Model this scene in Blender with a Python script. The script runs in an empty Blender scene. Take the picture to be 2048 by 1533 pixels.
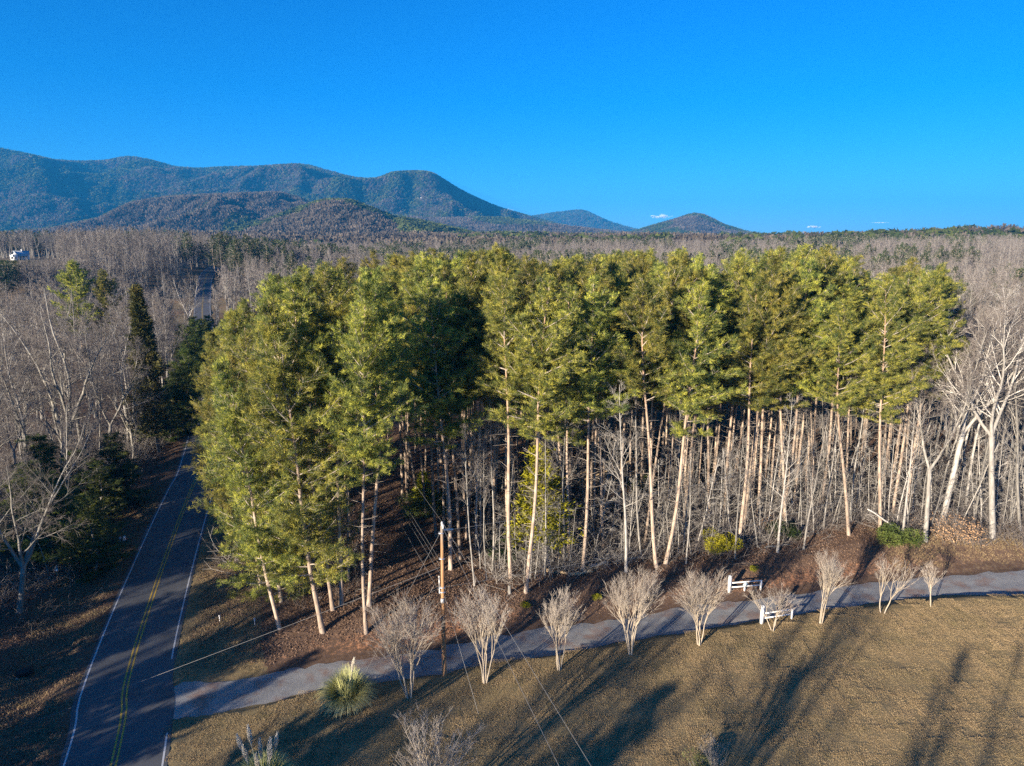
import bpy, math, random
import numpy as np
from mathutils import Vector, Quaternion, Matrix

# ------------------------------------------------------------------ camera, sky, sun, exposure
C = bpy.context.scene.collection
scene = bpy.context.scene
CAMH, PITCH, FPX = 30.0, math.radians(11.8), 1365.0
cam = bpy.data.cameras.new('camera'); cam.sensor_width = 36.0; cam.lens = 36.0*FPX/2048
cam.clip_start = 0.5; cam.clip_end = 60000
camo = bpy.data.objects.new('camera', cam); C.objects.link(camo)
camo.location = (0, 0, CAMH); camo.rotation_euler = (math.pi/2-PITCH, 0, 0)
scene.camera = camo

SUN_EL, SUN_AZ = math.radians(12.5), math.radians(40)      # light travels towards +x +y
sdir = Vector((math.sin(SUN_AZ)*math.cos(SUN_EL), math.cos(SUN_AZ)*math.cos(SUN_EL), -math.sin(SUN_EL)))
w = bpy.data.worlds.new('World'); scene.world = w; w.use_nodes = True
nt = w.node_tree; nt.nodes.clear()
sky = nt.nodes.new('ShaderNodeTexSky'); sky.sky_type = 'NISHITA'; sky.sun_disc = False
sky.sun_elevation = SUN_EL; sky.sun_rotation = math.radians(220)
sky.altitude = 400; sky.air_density = 1.0; sky.dust_density = 0.0; sky.ozone_density = 10.0
hs = nt.nodes.new('ShaderNodeHueSaturation'); hs.inputs['Saturation'].default_value = 1.06; hs.inputs['Hue'].default_value = 0.5
bg = nt.nodes.new('ShaderNodeBackground'); bg.inputs['Strength'].default_value = 0.066
wo = nt.nodes.new('ShaderNodeOutputWorld')
nt.links.new(sky.outputs[0], hs.inputs['Color']); nt.links.new(hs.outputs[0], bg.inputs[0]); nt.links.new(bg.outputs[0], wo.inputs[0])
sl = bpy.data.lights.new('sun', 'SUN'); sl.energy = 5.0; sl.angle = math.radians(0.5); sl.color = (1.0, 0.87, 0.69)
so = bpy.data.objects.new('sun', sl); C.objects.link(so); so.rotation_euler = sdir.to_track_quat('-Z', 'Y').to_euler()
so.location = (-60, -60, 80)
vs = scene.view_settings
scene.display_settings.display_device = 'sRGB'
vs.view_transform = 'Standard'; vs.look = 'None'; vs.exposure = 1.7; vs.gamma = 1.0
try: vs.use_curve_mapping = False
except Exception: pass
scene.render.engine = 'CYCLES'
cy = scene.cycles
cy.max_bounces = 5; cy.diffuse_bounces = 3; cy.glossy_bounces = 2; cy.transmission_bounces = 3; cy.volume_bounces = 0
cy.transparent_max_bounces = 8; cy.use_adaptive_sampling = True; cy.adaptive_threshold = 0.01; cy.use_denoising = False
cy.sample_clamp_indirect = 2.0; cy.caustics_reflective = False; cy.caustics_refractive = False

# ------------------------------------------------------------------ projection helpers (photo is 2048 x 1533)
SP, CP = math.sin(PITCH), math.cos(PITCH)
def ray(px, py):
    u = (px-1024)/FPX; v = -(py-766.5)/FPX
    return u, CP+v*SP, -SP+v*CP
def P(px, py, z=0.0):
    u, y, zz = ray(px, py); t = (z-CAMH)/zz
    return Vector((u*t, y*t, z))
def topix(x, y, z):
    dz = z-CAMH; zc = y*CP-dz*SP; yc = y*SP+dz*CP
    return 1024+FPX*x/zc, 766.5-FPX*yc/zc
def z_at(px, py, ydist):
    u, y, zz = ray(px, py); return CAMH+zz/y*ydist

# ------------------------------------------------------------------ numeric noise
def _hash(i, j, s):
    n = (i*374761393+j*668265263+s*2147483647 % 982451653).astype(np.int64)
    n = (n ^ (n >> 13))*1274126177 & 0x7fffffff
    return ((n ^ (n >> 16)) & 0xffff)/65535.0
def vnoise(x, y, s=0):
    x = np.asarray(x, float); y = np.asarray(y, float)
    i = np.floor(x).astype(np.int64); j = np.floor(y).astype(np.int64)
    f = x-i; g = y-j; f = f*f*(3-2*f); g = g*g*(3-2*g)
    a = _hash(i, j, s); b = _hash(i+1, j, s); c = _hash(i, j+1, s); d = _hash(i+1, j+1, s)
    return (a*(1-f)+b*f)*(1-g)+(c*(1-f)+d*f)*g
def fbm(x, y, s=0, o=4):
    r = 0; a = .5; t = 0
    for k in range(o):
        r = r+a*vnoise(x*2**k+17.3*k, y*2**k+9.1*k, s+k); t += a; a *= .5
    return r/t
def sstep(a, b, x):
    t = np.clip((np.asarray(x, float)-a)/(b-a), 0, 1); return t*t*(3-2*t)

# ------------------------------------------------------------------ layout lines
cx_px = [(226,1533),(253,1365),(302,1201),(355,1050),(384,976),(405,920)]
road_pts = [(4,-45),(-3.4,-20),(-10.3,0)] + [tuple(P(a,b)[:2]) for a,b in cx_px] + [(-58,128),(-84,185),(-122,270),(-150,345),(-168,430)]
def resample(pts, n):
    # Catmull-Rom through the points, then even steps
    p = np.array(pts, float); q = [p[0]]
    P_ = np.vstack([2*p[0]-p[1], p, 2*p[-1]-p[-2]])
    for i in range(1, len(P_)-2):
        for t in np.linspace(0, 1, 24)[1:]:
            a, b, c, d = P_[i-1], P_[i], P_[i+1], P_[i+2]
            q.append(.5*((2*b)+(-a+c)*t+(2*a-5*b+4*c-d)*t*t+(-a+3*b-3*c+d)*t**3))
    q = np.array(q); s = np.r_[0, np.cumsum(np.hypot(*np.diff(q, axis=0).T))]
    t = np.linspace(0, s[-1], n)
    return np.c_[np.interp(t, s, q[:,0]), np.interp(t, s, q[:,1])]
ROAD = resample(road_pts, 300)
DZ = -0.30
up_edge = [(300,1385),(340,1378),(420,1366),(500,1361),(587,1333),(743,1312),(882,1295),(950,1276),(1070,1256),(1226,1236),(1334,1220),(1444,1204),(1581,1188),(1692,1171),(1802,1159),(1928,1148),(2048,1140),(2200,1134),(2400,1134)]
lo_edge = [(300,1452),(340,1450),(420,1436),(500,1420),(639,1379),(743,1368),(893,1349),(952,1330),(1072,1316),(1201,1295),(1283,1277),(1343,1270),(1466,1249),(1586,1229),(1770,1203),(1896,1190),(2048,1190),(2200,1198),(2400,1210)]
xs_ = np.linspace(300, 2400, 150)
UE = np.array([P(x, np.interp(x, *zip(*up_edge)), DZ)[:2] for x in xs_])
LE = np.array([P(x, np.interp(x, *zip(*lo_edge)), DZ)[:2] for x in xs_])
for _ in range(6):
    for E in (UE, LE): E[1:-1] = (E[:-2]+2*E[1:-1]+E[2:])/4
DC = (UE+LE)/2; DW = np.hypot(*(UE-LE).T)/2
def seg_dist(x, y, line, wid=None):
    """signed distance to a polyline (+ on its left), and the width there"""
    x = np.asarray(x, float); y = np.asarray(y, float)
    best = np.full(x.shape, 1e9); sg = np.zeros(x.shape); ww = np.zeros(x.shape)
    step = 2 if len(line) > 160 else 1
    L = line[::step]; W = wid[::step] if wid is not None else None
    for k in range(len(L)-1):
        ax, ay = L[k]; bx, by = L[k+1]; dx, dy = bx-ax, by-ay; l2 = dx*dx+dy*dy+1e-9
        t = np.clip(((x-ax)*dx+(y-ay)*dy)/l2, 0, 1)
        d = np.hypot(x-ax-t*dx, y-ay-t*dy); m = d < best
        best[m] = d[m]; s = dx*(y-ay)-dy*(x-ax); sg[m] = np.sign(s[m])
        if W is not None: ww[m] = W[k]
    return best*np.where(sg == 0, 1, sg), ww

RT = np.array([0,110,200,300,500,800,1200,2000,4000,9000.]); ZT = np.array([0,0,1.0,3,8,17,22,22,20,10.])
def base(x, y):
    x = np.asarray(x, float); y = np.asarray(y, float)
    r = np.hypot(x, y)
    z = np.interp(r, RT, ZT)
    z = z+12*np.exp(-(((x+190)/75)**2+((y-345)/90)**2))+9.5*np.exp(-(((x+335)/110)**2+((y-440)/90)**2))
    z = z+4.5*np.exp(-(((x-560)/420)**2+((y-900)/260)**2))+(fbm(x/330, y/240, 9, 3)-.5)*16*np.clip((r-500)/500, 0, 1)*np.clip((2600-r)/800, 0, 1)
    z = z+(fbm(x/220, y/220, 5)-.5)*np.clip((r-160)/400, 0, 1)*14
    z = z+(fbm(x/2500, y/2500, 8)-.5)*np.clip((r-900)/2000, 0, 1)*60
    return z
def ground_full(x, y):
    x = np.asarray(x, float); y = np.asarray(y, float)
    sh = x.shape; x = x.ravel(); y = y.ravel()
    z = base(x, y)
    near = (np.abs(x) < 260) & (y > -60) & (y < 450)
    xn, yn = x[near], y[near]; zn = z[near]
    rd, _ = seg_dist(xn, yn, ROAD)
    dd, dw = seg_dist(xn, yn, DC, DW)
    rel = (fbm(xn/9, yn/9, 3)-.5)*.5+(fbm(xn/1.6, yn/1.6, 4)-.5)*.10
    # left of the road the ground falls a little, then rises
    rel = rel+np.where(rd > 0, sstep(4, 22, rd)*.5-.35*sstep(3, 5, rd)*(1-sstep(6, 10, rd)), 0)
    # the drive lies in a shallow cut: lawn on its near side, clay bank on its far side
    e = np.abs(dd)-dw
    far = dd > 0
    fade = sstep(3, 12, np.abs(rd))*(rd < 0)
    bank = np.where(far, -.30+1.15*sstep(.1, 4.2, e)-.25*sstep(5, 14, e), -.30+.46*sstep(0.0, .75, e))
    bank = np.where(e < 0, -.30, bank)
    # low mound at the right-hand forest edge
    mound = .9*np.exp(-(((xn-36)/9)**2+((yn-66)/5)**2))
    rr = bank*fade+rel*sstep(.0, 2.5, e)*np.where(np.abs(rd) < 3.2, 0, 1)*sstep(3.0, 6.0, np.abs(rd))+mound*fade
    rr = np.where(e < .05, np.minimum(rr, -.30*fade), rr)
    rr = np.where(e < 0, rr-.05, rr)
    rr = np.where(np.abs(rd) < 2.95, -.05, rr)
    zn = zn+rr
    z[near] = zn
    return z.reshape(sh)
def road_z(x, y): return base(x, y)+.2*sstep(120, 190, np.hypot(x, y))
def gz(x, y): return float(ground_full(np.array([x]), np.array([y]))[0])
def at(px, py):
    z = 0.0
    for _ in range(5):
        p = P(px, py, z); z = gz(p.x, p.y)
    return Vector((p.x, p.y, z))

# ------------------------------------------------------------------ mesh helpers
def fast_mesh(name, v, f, mat=None, smooth=False):
    v = np.asarray(v, np.float32); f = np.asarray(f, np.int32)
    me = bpy.data.meshes.new(name); k = f.shape[1]
    me.vertices.add(len(v)); me.vertices.foreach_set('co', v.ravel())
    me.loops.add(f.size); me.loops.foreach_set('vertex_index', f.ravel())
    me.polygons.add(len(f)); me.polygons.foreach_set('loop_start', np.arange(len(f), dtype=np.int32)*k)
    try: me.polygons.foreach_set('loop_total', np.full(len(f), k, np.int32))
    except Exception: pass
    if smooth: me.polygons.foreach_set('use_smooth', np.ones(len(f), bool))
    me.update(calc_edges=True); me.validate()
    if mat: me.materials.append(mat)
    return me
def link(name, me, parent=None, loc=None, label=None, cat=None, group=None, kind=None):
    o = bpy.data.objects.new(name, me); C.objects.link(o)
    if parent is not None: o.parent = parent
    if loc is not None: o.location = loc
    if label: o['label'] = label
    if cat: o['category'] = cat
    if group: o['group'] = group
    if kind: o['kind'] = kind
    return o
def thing(name, label, cat, loc=(0,0,0), rotz=0, group=None):
    o = link(name, None, None, loc, label, cat, group); o.rotation_euler = (0, 0, rotz); return o

class Geo:
    """collects quads/tris as tri+quad lists, builds one mesh"""
    def __init__(s): s.v = []; s.f = []; s.n = 0
    def add(s, v, f):
        v = np.asarray(v, float); f = np.asarray(f, int)
        s.v.append(v); s.f.append((f+s.n)); s.n += len(v)
    def box(s, c, d, rz=0, rot=None):
        x, y, z = [k/2 for k in d]
        v = np.array([(-x,-y,-z),(x,-y,-z),(x,y,-z),(-x,y,-z),(-x,-y,z),(x,-y,z),(x,y,z),(-x,y,z)])
        R_ = np.array(Matrix.Rotation(rz, 3, 'Z')) if rot is None else np.array(rot)
        v = v@R_.T+np.array(c)
        s.add(v, [(0,3,2,1),(4,5,6,7),(0,1,5,4),(1,2,6,5),(2,3,7,6),(3,0,4,7)])
    def tube(s, pts, rad, k=8, cap=True):
        p = np.asarray(pts, float); n = len(p); t = np.gradient(p, axis=0)
        t /= np.linalg.norm(t, axis=1)[:,None]+1e-9
        a = np.array([1,0,0.]) if abs(t[0][0]) < .8 else np.array([0,1,0.])
        rings = []
        for i in range(n):
            u = a-t[i]*np.dot(a, t[i]); u /= np.linalg.norm(u); w_ = np.cross(t[i], u); a = u
            an = np.arange(k)*2*math.pi/k
            rings.append(p[i]+rad[i]*(np.cos(an)[:,None]*u+np.sin(an)[:,None]*w_))
        v = np.vstack(rings); f = []
        for i in range(n-1):
            for j in range(k):
                b = (j+1) % k; f.append((i*k+j, i*k+b, (i+1)*k+b, (i+1)*k+j))
        if cap and k == 8:
            for o_ in (0, (n-1)*k):
                f += [(o_, o_+1, o_+2, o_+3), (o_, o_+3, o_+4, o_+7), (o_+4, o_+5, o_+6, o_+7)]
        s.add(v, f)
    def mesh(s, name, mat, smooth=False):
        return fast_mesh(name, np.vstack(s.v), np.vstack(s.f), mat, smooth)

def frusta(p0, p1, r0, r1, k=3):
    """many tapered twigs at once -> verts, quads"""
    d = p1-p0; L = np.linalg.norm(d, axis=1)[:,None]+1e-9; d = d/L
    a = np.where(np.abs(d[:,2:3]) < .9, np.array([[0,0,1.]]), np.array([[1.,0,0]]))
    u = np.cross(d, a); u /= np.linalg.norm(u, axis=1)[:,None]; w_ = np.cross(d, u)
    vs_ = []
    for p, r in ((p0, r0), (p1, r1)):
        for j in range(k):
            an = 2*math.pi*j/k
            vs_.append(p+r[:,None]*(math.cos(an)*u+math.sin(an)*w_))
    v = np.stack(vs_, 1).reshape(-1, 3); n = len(p0)
    b = np.arange(n)[:,None]*(2*k)
    f = np.vstack([b+np.array([[j, (j+1) % k, k+(j+1) % k, k+j]]) for j in range(k)])
    return v, f
class Twigs:
    def __init__(s): s.a = []
    def path(s, pts, rad):
        for i in range(len(pts)-1):
            s.a.append((*pts[i], *pts[i+1], rad[i], rad[i+1]))
    def mesh(s, name, mat, k=3):
        A = np.array(s.a); v, f = frusta(A[:,0:3], A[:,3:6], A[:,6], A[:,7], k)
        return fast_mesh(name, v, f, mat, True)
def rv(R):
    z = R.uniform(-1, 1); a = R.uniform(0, 2*math.pi); q = math.sqrt(1-z*z)
    return Vector((q*math.cos(a), q*math.sin(a), z))
def limb(R, p, d, L, r0, r1, n, wig, up):
    pts = [tuple(p)]; rad = [r0]; dirs = [d.copy()]; p = Vector(p)
    for i in range(n):
        d = (d+rv(R)*wig+Vector((0,0,up))).normalized(); p = p+d*(L/n)
        pts.append(tuple(p)); rad.append(r0+(r1-r0)*(i+1)/n); dirs.append(d.copy())
    return pts, rad, dirs
def side_dir(R, d, ang, az=None):
    a = d.orthogonal().normalized(); az = R.uniform(0, 2*math.pi) if az is None else az
    a = Quaternion(d, az) @ a
    return (d*math.cos(ang)+a*math.sin(ang)).normalized()

# ------------------------------------------------------------------ materials
def nodes(m):
    m.use_nodes = True; t = m.node_tree; t.nodes.clear()
    o = t.nodes.new('ShaderNodeOutputMaterial'); b = t.nodes.new('ShaderNodeBsdfPrincipled')
    t.links.new(b.outputs[0], o.inputs[0]); b.inputs['Specular IOR Level'].default_value = .25
    return t, b, o
def N(t, ty, **kw):
    n = t.nodes.new(ty)
    for k, v in kw.items():
        if k in n.inputs: n.inputs[k].default_value = v
        else: setattr(n, k, v)
    return n
def noise(t, scale, detail=4, rough=.6, vec=None, dim=None):
    n = N(t, 'ShaderNodeTexNoise', Scale=scale, Detail=detail, Roughness=rough)
    if vec: t.links.new(vec, n.inputs['Vector'])
    return n.outputs['Fac']
def ramp(t, fac, stops):
    r = t.nodes.new('ShaderNodeValToRGB'); e = r.color_ramp.elements
    while len(e) < len(stops): e.new(.5)
    for k, (p, c) in enumerate(stops):
        e[k].position = p; e[k].color = (*c, 1) if len(c) == 3 else c
    t.links.new(fac, r.inputs[0]); return r.outputs[0]
def mixc(t, fac, a, b, mode='MIX'):
    m = t.nodes.new('ShaderNodeMix'); m.data_type = 'RGBA'; m.blend_type = mode
    for s, v in ((m.inputs[0], fac), (m.inputs[6], a), (m.inputs[7], b)):
        if isinstance(v, (int, float)): s.default_value = v
        elif isinstance(v, tuple): s.default_value = (*v, 1) if len(v) == 3 else v
        else: t.links.new(v, s)
    return m.outputs[2]
def bump(t, b, h, strength=.5, dist=.1):
    n = N(t, 'ShaderNodeBump', Strength=strength, Distance=dist); t.links.new(h, n.inputs['Height']); t.links.new(n.outputs[0], b.inputs['Normal'])
def geo_pos(t): return t.nodes.new('ShaderNodeNewGeometry').outputs['Position']
def obj_pos(t): return t.nodes.new('ShaderNodeTexCoord').outputs['Object']
def obj_rand(t): return t.nodes.new('ShaderNodeObjectInfo').outputs['Random']

def simple(name, col, rough=.8, var=.0, scale=6, metal=0):
    m = bpy.data.materials.new(name); t, b, o = nodes(m)
    b.inputs['Roughness'].default_value = rough; b.inputs['Metallic'].default_value = metal
    if var:
        f = noise(t, scale, vec=obj_pos(t))
        c = ramp(t, f, [(.3, tuple(k*(1-var) for k in col)), (.7, tuple(min(1, k*(1+var)) for k in col))])
        t.links.new(c, b.inputs['Base Color'])
    else: b.inputs['Base Color'].default_value = (*col, 1)
    return m
def bark(name, stops, scale=(5,5,1.2), rand=.3, zcol=None, zr=(2,14)):
    m = bpy.data.materials.new(name); t, b, o = nodes(m); b.inputs['Roughness'].default_value = .9
    op = obj_pos(t); mp = N(t, 'ShaderNodeMapping'); mp.inputs['Scale'].default_value = scale; t.links.new(op, mp.inputs[0])
    f = noise(t, 1.0, 6, .7, mp.outputs[0]); c = ramp(t, f, stops)
    if zcol:
        sx = t.nodes.new('ShaderNodeSeparateXYZ'); t.links.new(op, sx.inputs[0])
        mr = N(t, 'ShaderNodeMapRange'); mr.inputs[1].default_value = zr[0]; mr.inputs[2].default_value = zr[1]; t.links.new(sx.outputs[2], mr.inputs[0])
        c = mixc(t, mr.outputs[0], c, mixc(t, f, tuple(k*.7 for k in zcol), zcol))
    r = N(t, 'ShaderNodeMapRange'); r.inputs[3].default_value = 1-rand; r.inputs[4].default_value = 1+rand
    t.links.new(obj_rand(t), r.inputs[0])
    mm = t.nodes.new('ShaderNodeVectorMath'); mm.operation = 'SCALE'; t.links.new(c, mm.inputs[0]); t.links.new(r.outputs[0], mm.inputs[3])
    t.links.new(mm.outputs[0], b.inputs['Base Color']); bump(t, b, f, .6, .05)
    return m
def foliage(name, dark, light, yellow, pscale=.55, trans=.25, rand=.5, tint=False):
    m = bpy.data.materials.new(name); t, b, o = nodes(m)
    b.inputs['Roughness'].default_value = .65
    f = noise(t, pscale, 3, .6, geo_pos(t))
    if tint:
        an = N(t, 'ShaderNodeAttribute', attribute_name='tint'); ma = N(t, 'ShaderNodeMath', operation='MULTIPLY_ADD'); t.links.new(an.outputs['Fac'], ma.inputs[0]); ma.inputs[1].default_value = .5
        mb = N(t, 'ShaderNodeMath', operation='MULTIPLY_ADD'); t.links.new(f, mb.inputs[0]); mb.inputs[1].default_value = .62; mb.inputs[2].default_value = -.06; t.links.new(mb.outputs[0], ma.inputs[2]); f = ma.outputs[0]
    c = ramp(t, f, [(.30, dark), (.52, light), (.74, yellow)])
    r = obj_rand(t)
    h = N(t, 'ShaderNodeHueSaturation'); t.links.new(c, h.inputs['Color'])
    mr = N(t, 'ShaderNodeMapRange'); mr.inputs[3].default_value = 1-rand*.5; mr.inputs[4].default_value = 1+rand*.5; t.links.new(r, mr.inputs[0]); t.links.new(mr.outputs[0], h.inputs['Value'])
    mh = N(t, 'ShaderNodeMapRange'); mh.inputs[3].default_value = .485; mh.inputs[4].default_value = .525; t.links.new(r, mh.inputs[0]); t.links.new(mh.outputs[0], h.inputs['Hue'])
    t.links.new(h.outputs[0], b.inputs['Base Color'])
    tr = t.nodes.new('ShaderNodeBsdfTranslucent'); t.links.new(h.outputs[0], tr.inputs[0])
    mx = t.nodes.new('ShaderNodeMixShader'); mx.inputs[0].default_value = trans
    t.links.new(b.outputs[0], mx.inputs[1]); t.links.new(tr.outputs[0], mx.inputs[2]); t.links.new(mx.outputs[0], o.inputs[0])
    return m

M_pine_bark = bark('pine_bark', [(.3,(.18,.13,.10)),(.5,(.38,.29,.22)),(.7,(.56,.46,.36))], zcol=(.44,.29,.19), zr=(9,22))
M_pine_limb = bark('pine_limb_bark', [(.3,(.24,.19,.15)),(.55,(.42,.36,.30)),(.75,(.58,.52,.45))], rand=.2)
M_hard_bark = bark('hardwood_bark', [(.3,(.13,.118,.105)),(.55,(.28,.26,.23)),(.75,(.44,.41,.365))])
M_white_bark = bark('pale_bark', [(.3,(.23,.21,.19)),(.5,(.42,.39,.35)),(.7,(.60,.565,.51))])
M_twig = bark('twig_bark', [(.3,(.125,.105,.093)),(.6,(.215,.185,.165)),(.8,(.32,.285,.255))], rand=.25)
M_pale_twig = bark('pale_twig_bark', [(.3,(.28,.255,.23)),(.6,(.46,.425,.385)),(.8,(.60,.565,.51))], rand=.3)
M_myrtle = bark('smooth_myrtle_bark', [(.3,(.36,.29,.21)),(.6,(.50,.42,.32)),(.8,(.62,.54,.43))], rand=.1)
M_myrtle_twig = bark('myrtle_twig_bark', [(.3,(.33,.28,.235)),(.6,(.46,.40,.335)),(.8,(.56,.5,.42))], rand=.12)
M_needle = foliage('pine_needles', (.055,.088,.026), (.24,.25,.055), (.58,.51,.09), trans=.34, tint=True)
M_spruce = foliage('spruce_needles', (.045,.06,.02), (.12,.12,.035), (.24,.20,.05))
M_holly = foliage('holly_leaves', (.12,.12,.010), (.33,.30,.016), (.50,.42,.02), 1.5)
M_shrub = foliage('dark_shrub_leaves', (.03,.055,.012), (.085,.11,.022), (.20,.21,.035), 1.2, tint=True)
M_olive = foliage('sparse_olive_leaves', (.10,.10,.04), (.17,.16,.06), (.24,.21,.09), 1.2)
M_pole = bark('treated_pole_wood', [(.3,(.25,.13,.06)),(.5,(.37,.20,.095)),(.7,(.46,.28,.145))], scale=(14,14,1.2), rand=0, zcol=(.34,.29,.235), zr=(9.6,11.0))
M_metal = simple('galvanised_metal', (.55,.55,.56), .4, 0, metal=.7)
M_wire = simple('wire_metal', (.24,.235,.23), .45, 0, metal=.3)
M_porcelain = simple('white_insulator', (.52,.50,.48), .25)
M_white = simple('white_paint', (.80,.79,.77), .6, .05, 9)
M_dark = simple('dark_rubber', (.02,.02,.022), .7)
M_wood = simple('weathered_post_wood', (.30,.21,.13), .85, .3, 9)
M_deadwood = bark('cut_log_wood', [(.3,(.36,.24,.13)),(.55,(.55,.40,.24)),(.75,(.68,.54,.36))], scale=(2,8,8), rand=.2)

# ------------------------------------------------------------------ THE GROUND
def axis(segs):
    out = []
    for a, b, n in segs: out += list(np.linspace(a, b, n, endpoint=False))
    return np.array(out+[segs[-1][1]])
def grow(a, b, n, p=2.4):
    return a+(b-a)*(np.linspace(0, 1, n+1)[1:])**p
gx = np.r_[grow(-75, -9000, 90)[::-1], np.linspace(-75, 75, 501), grow(75, 9000, 90)]
gy = np.r_[grow(24, -900, 50, 1.8)[::-1], np.linspace(24, 112, 300), grow(112, 9500, 150, 2.2)]
X, Y = np.meshgrid(gx, gy); Z = ground_full(X, Y)
ny, nx = X.shape
idx = np.arange(nx*ny).reshape(ny, nx)
quads = np.stack([idx[:-1,:-1], idx[:-1,1:], idx[1:,1:], idx[1:,:-1]], -1).reshape(-1, 4)
m = bpy.data.materials.new('ground_soil'); t, b, o = nodes(m); b.inputs['Roughness'].default_value = .95; b.inputs['Specular IOR Level'].default_value = .1
at_ = N(t, 'ShaderNodeAttribute', attribute_name='zone'); sep = t.nodes.new('ShaderNodeSeparateColor'); t.links.new(at_.outputs['Color'], sep.inputs[0])
gp = geo_pos(t)
n1 = noise(t, .35, 5, .6, gp); n2 = noise(t, 3.2, 5, .7, gp); n3 = noise(t, 14, 4, .7, gp)
litter = mixc(t, .5, ramp(t, n2, [(.3,(.062,.040,.028)),(.5,(.130,.083,.058)),(.7,(.22,.155,.108))]), ramp(t, n1, [(.3,(.08,.050,.035)),(.7,(.17,.108,.072))]))
lawn = mixc(t, .55, ramp(t, n3, [(.3,(.16,.118,.060)),(.5,(.26,.195,.10)),(.7,(.36,.28,.15))]), ramp(t, n1, [(.3,(.165,.135,.062)),(.5,(.26,.195,.10)),(.7,(.31,.225,.115))]))
clay = ramp(t, n2, [(.3,(.18,.08,.04)),(.5,(.33,.15,.075)),(.7,(.46,.24,.13))])
far_ = ramp(t, n1, [(.3,(.10,.075,.05)),(.7,(.20,.15,.09))])
def edge(s, amt=.45):
    a_ = N(t, 'ShaderNodeMath', operation='SUBTRACT'); t.links.new(n2, a_.inputs[0]); a_.inputs[1].default_value = .5
    m_ = N(t, 'ShaderNodeMath', operation='MULTIPLY_ADD'); t.links.new(a_.outputs[0], m_.inputs[0]); m_.inputs[1].default_value = amt*2; t.links.new(s, m_.inputs[2])
    r_ = N(t, 'ShaderNodeMapRange'); r_.inputs[1].default_value = .35; r_.inputs[2].default_value = .65; t.links.new(m_.outputs[0], r_.inputs[0]); return r_.outputs[0]
col = mixc(t, edge(sep.outputs[0]), litter, lawn); col = mixc(t, edge(sep.outputs[1], .8), col, clay); col = mixc(t, sep.outputs[2], col, far_)
t.links.new(col, b.inputs['Base Color']); bump(t, b, n3, .7, .05)
M_ground = m
me = fast_mesh('ground', np.c_[X.ravel(), Y.ravel(), Z.ravel()], quads, M_ground, True)
xf, yf = X.ravel(), Y.ravel()
nearm = (np.abs(xf) < 260) & (yf > -60) & (yf < 450)
rd = np.full(xf.shape, 99.); dd = np.full(xf.shape, 99.); dwv = np.zeros(xf.shape)
rd[nearm], _ = seg_dist(xf[nearm], yf[nearm], ROAD); dd[nearm], dwv[nearm] = seg_dist(xf[nearm], yf[nearm], DC, DW)
lawnm = ((dd < 0) & (rd < -2) & nearm).astype(float)
# thin brown grass also right of the mound and along the far side of the drive at the right
lawnm = np.maximum(lawnm, sstep(34, 44, xf)*sstep(0, 1, dd)*(1-sstep(4.5, 6.5, dd-dwv))*nearm*.35)
lawnm = np.maximum(lawnm, .28*((rd > 2.6) & nearm)*sstep(2.6, 3.5, rd)*(1-sstep(8, 13, rd)))
lawnm = np.maximum(lawnm, .6*((rd < -2.6) & (rd > -9) & nearm))
e_ = dd-dwv
lawnm = np.maximum(lawnm, .9*np.exp(-(((xf+124)/20)**4+((yf-252)/46)**4)))
claym = ((dd > 0) & nearm)*sstep(.2, .9, e_)*(1-sstep(1.6, 3.6, e_))*(.26+.30*np.exp(-((xf+6)/8)**2)*.8+.22*np.exp(-((xf-27)/9)**2))
claym = np.maximum(claym, .5*np.exp(-(((xf+124)/20)**4+((yf-252)/46)**4))*(np.abs(rd) > 4))
farm = sstep(120, 220, np.hypot(xf, yf))*(1-.8*np.exp(-(((xf+118)/28)**4+((yf-252)/55)**4)))
ca = me.color_attributes.new('zone', 'FLOAT_COLOR', 'POINT')
ca.data.foreach_set('color', np.c_[np.clip(lawnm,0,1), np.clip(claym,0,1), farm, np.ones(len(xf))].astype(np.float32).ravel())
link('ground', me, kind='structure')

# ------------------------------------------------------------------ ROAD and DRIVE
def ribbon(name, line, offs, mat, dz, kind='structure', parent=None, zf=road_z, rag=0, s0=0, s1=None, sub=1):
    L = line[s0:s1]; d = np.gradient(L, axis=0); d /= np.linalg.norm(d, axis=1)[:,None]; nrm = np.c_[-d[:,1], d[:,0]]
    o_ = np.array(offs, float); n = len(L); k = len(o_)
    jit = np.zeros((n, k))
    if rag: jit[:,0] = (fbm(np.arange(n)/3., np.zeros(n), 7)-.5)*rag; jit[:,-1] = (fbm(np.arange(n)/3., np.ones(n)*9, 7)-.5)*rag
    pts = L[:,None,:]+nrm[:,None,:]*(o_[None,:,None]+jit[...,None])
    z = zf(pts[...,0], pts[...,1])+dz
    v = np.c_[pts.reshape(-1, 2), z.ravel()]
    i = np.arange(n*k).reshape(n, k)
    f = np.stack([i[:-1,:-1], i[1:,:-1], i[1:,1:], i[:-1,1:]], -1).reshape(-1, 4)[:, ::-1]
    me = fast_mesh(name, v, f, mat, True)
    return link(name, me, parent, kind=kind)
m = bpy.data.materials.new('asphalt'); t, b, o = nodes(m); gp = geo_pos(t); b.inputs['Roughness'].default_value = .8
a1 = noise(t, .5, 4, .6, gp); a2 = noise(t, 60, 3, .7, gp)
rp = ramp(t, a1, [(.3,(.085,.090,.10)),(.52,(.125,.130,.14)),(.7,(.15,.153,.16))]); rp = mixc(t, .35, rp, ramp(t, a2, [(.35,(.03,.03,.032)),(.65,(.12,.12,.118))]))
t.links.new(rp, b.inputs['Base Color']); bump(t, b, a2, .4, .01); M_asph = m
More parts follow.
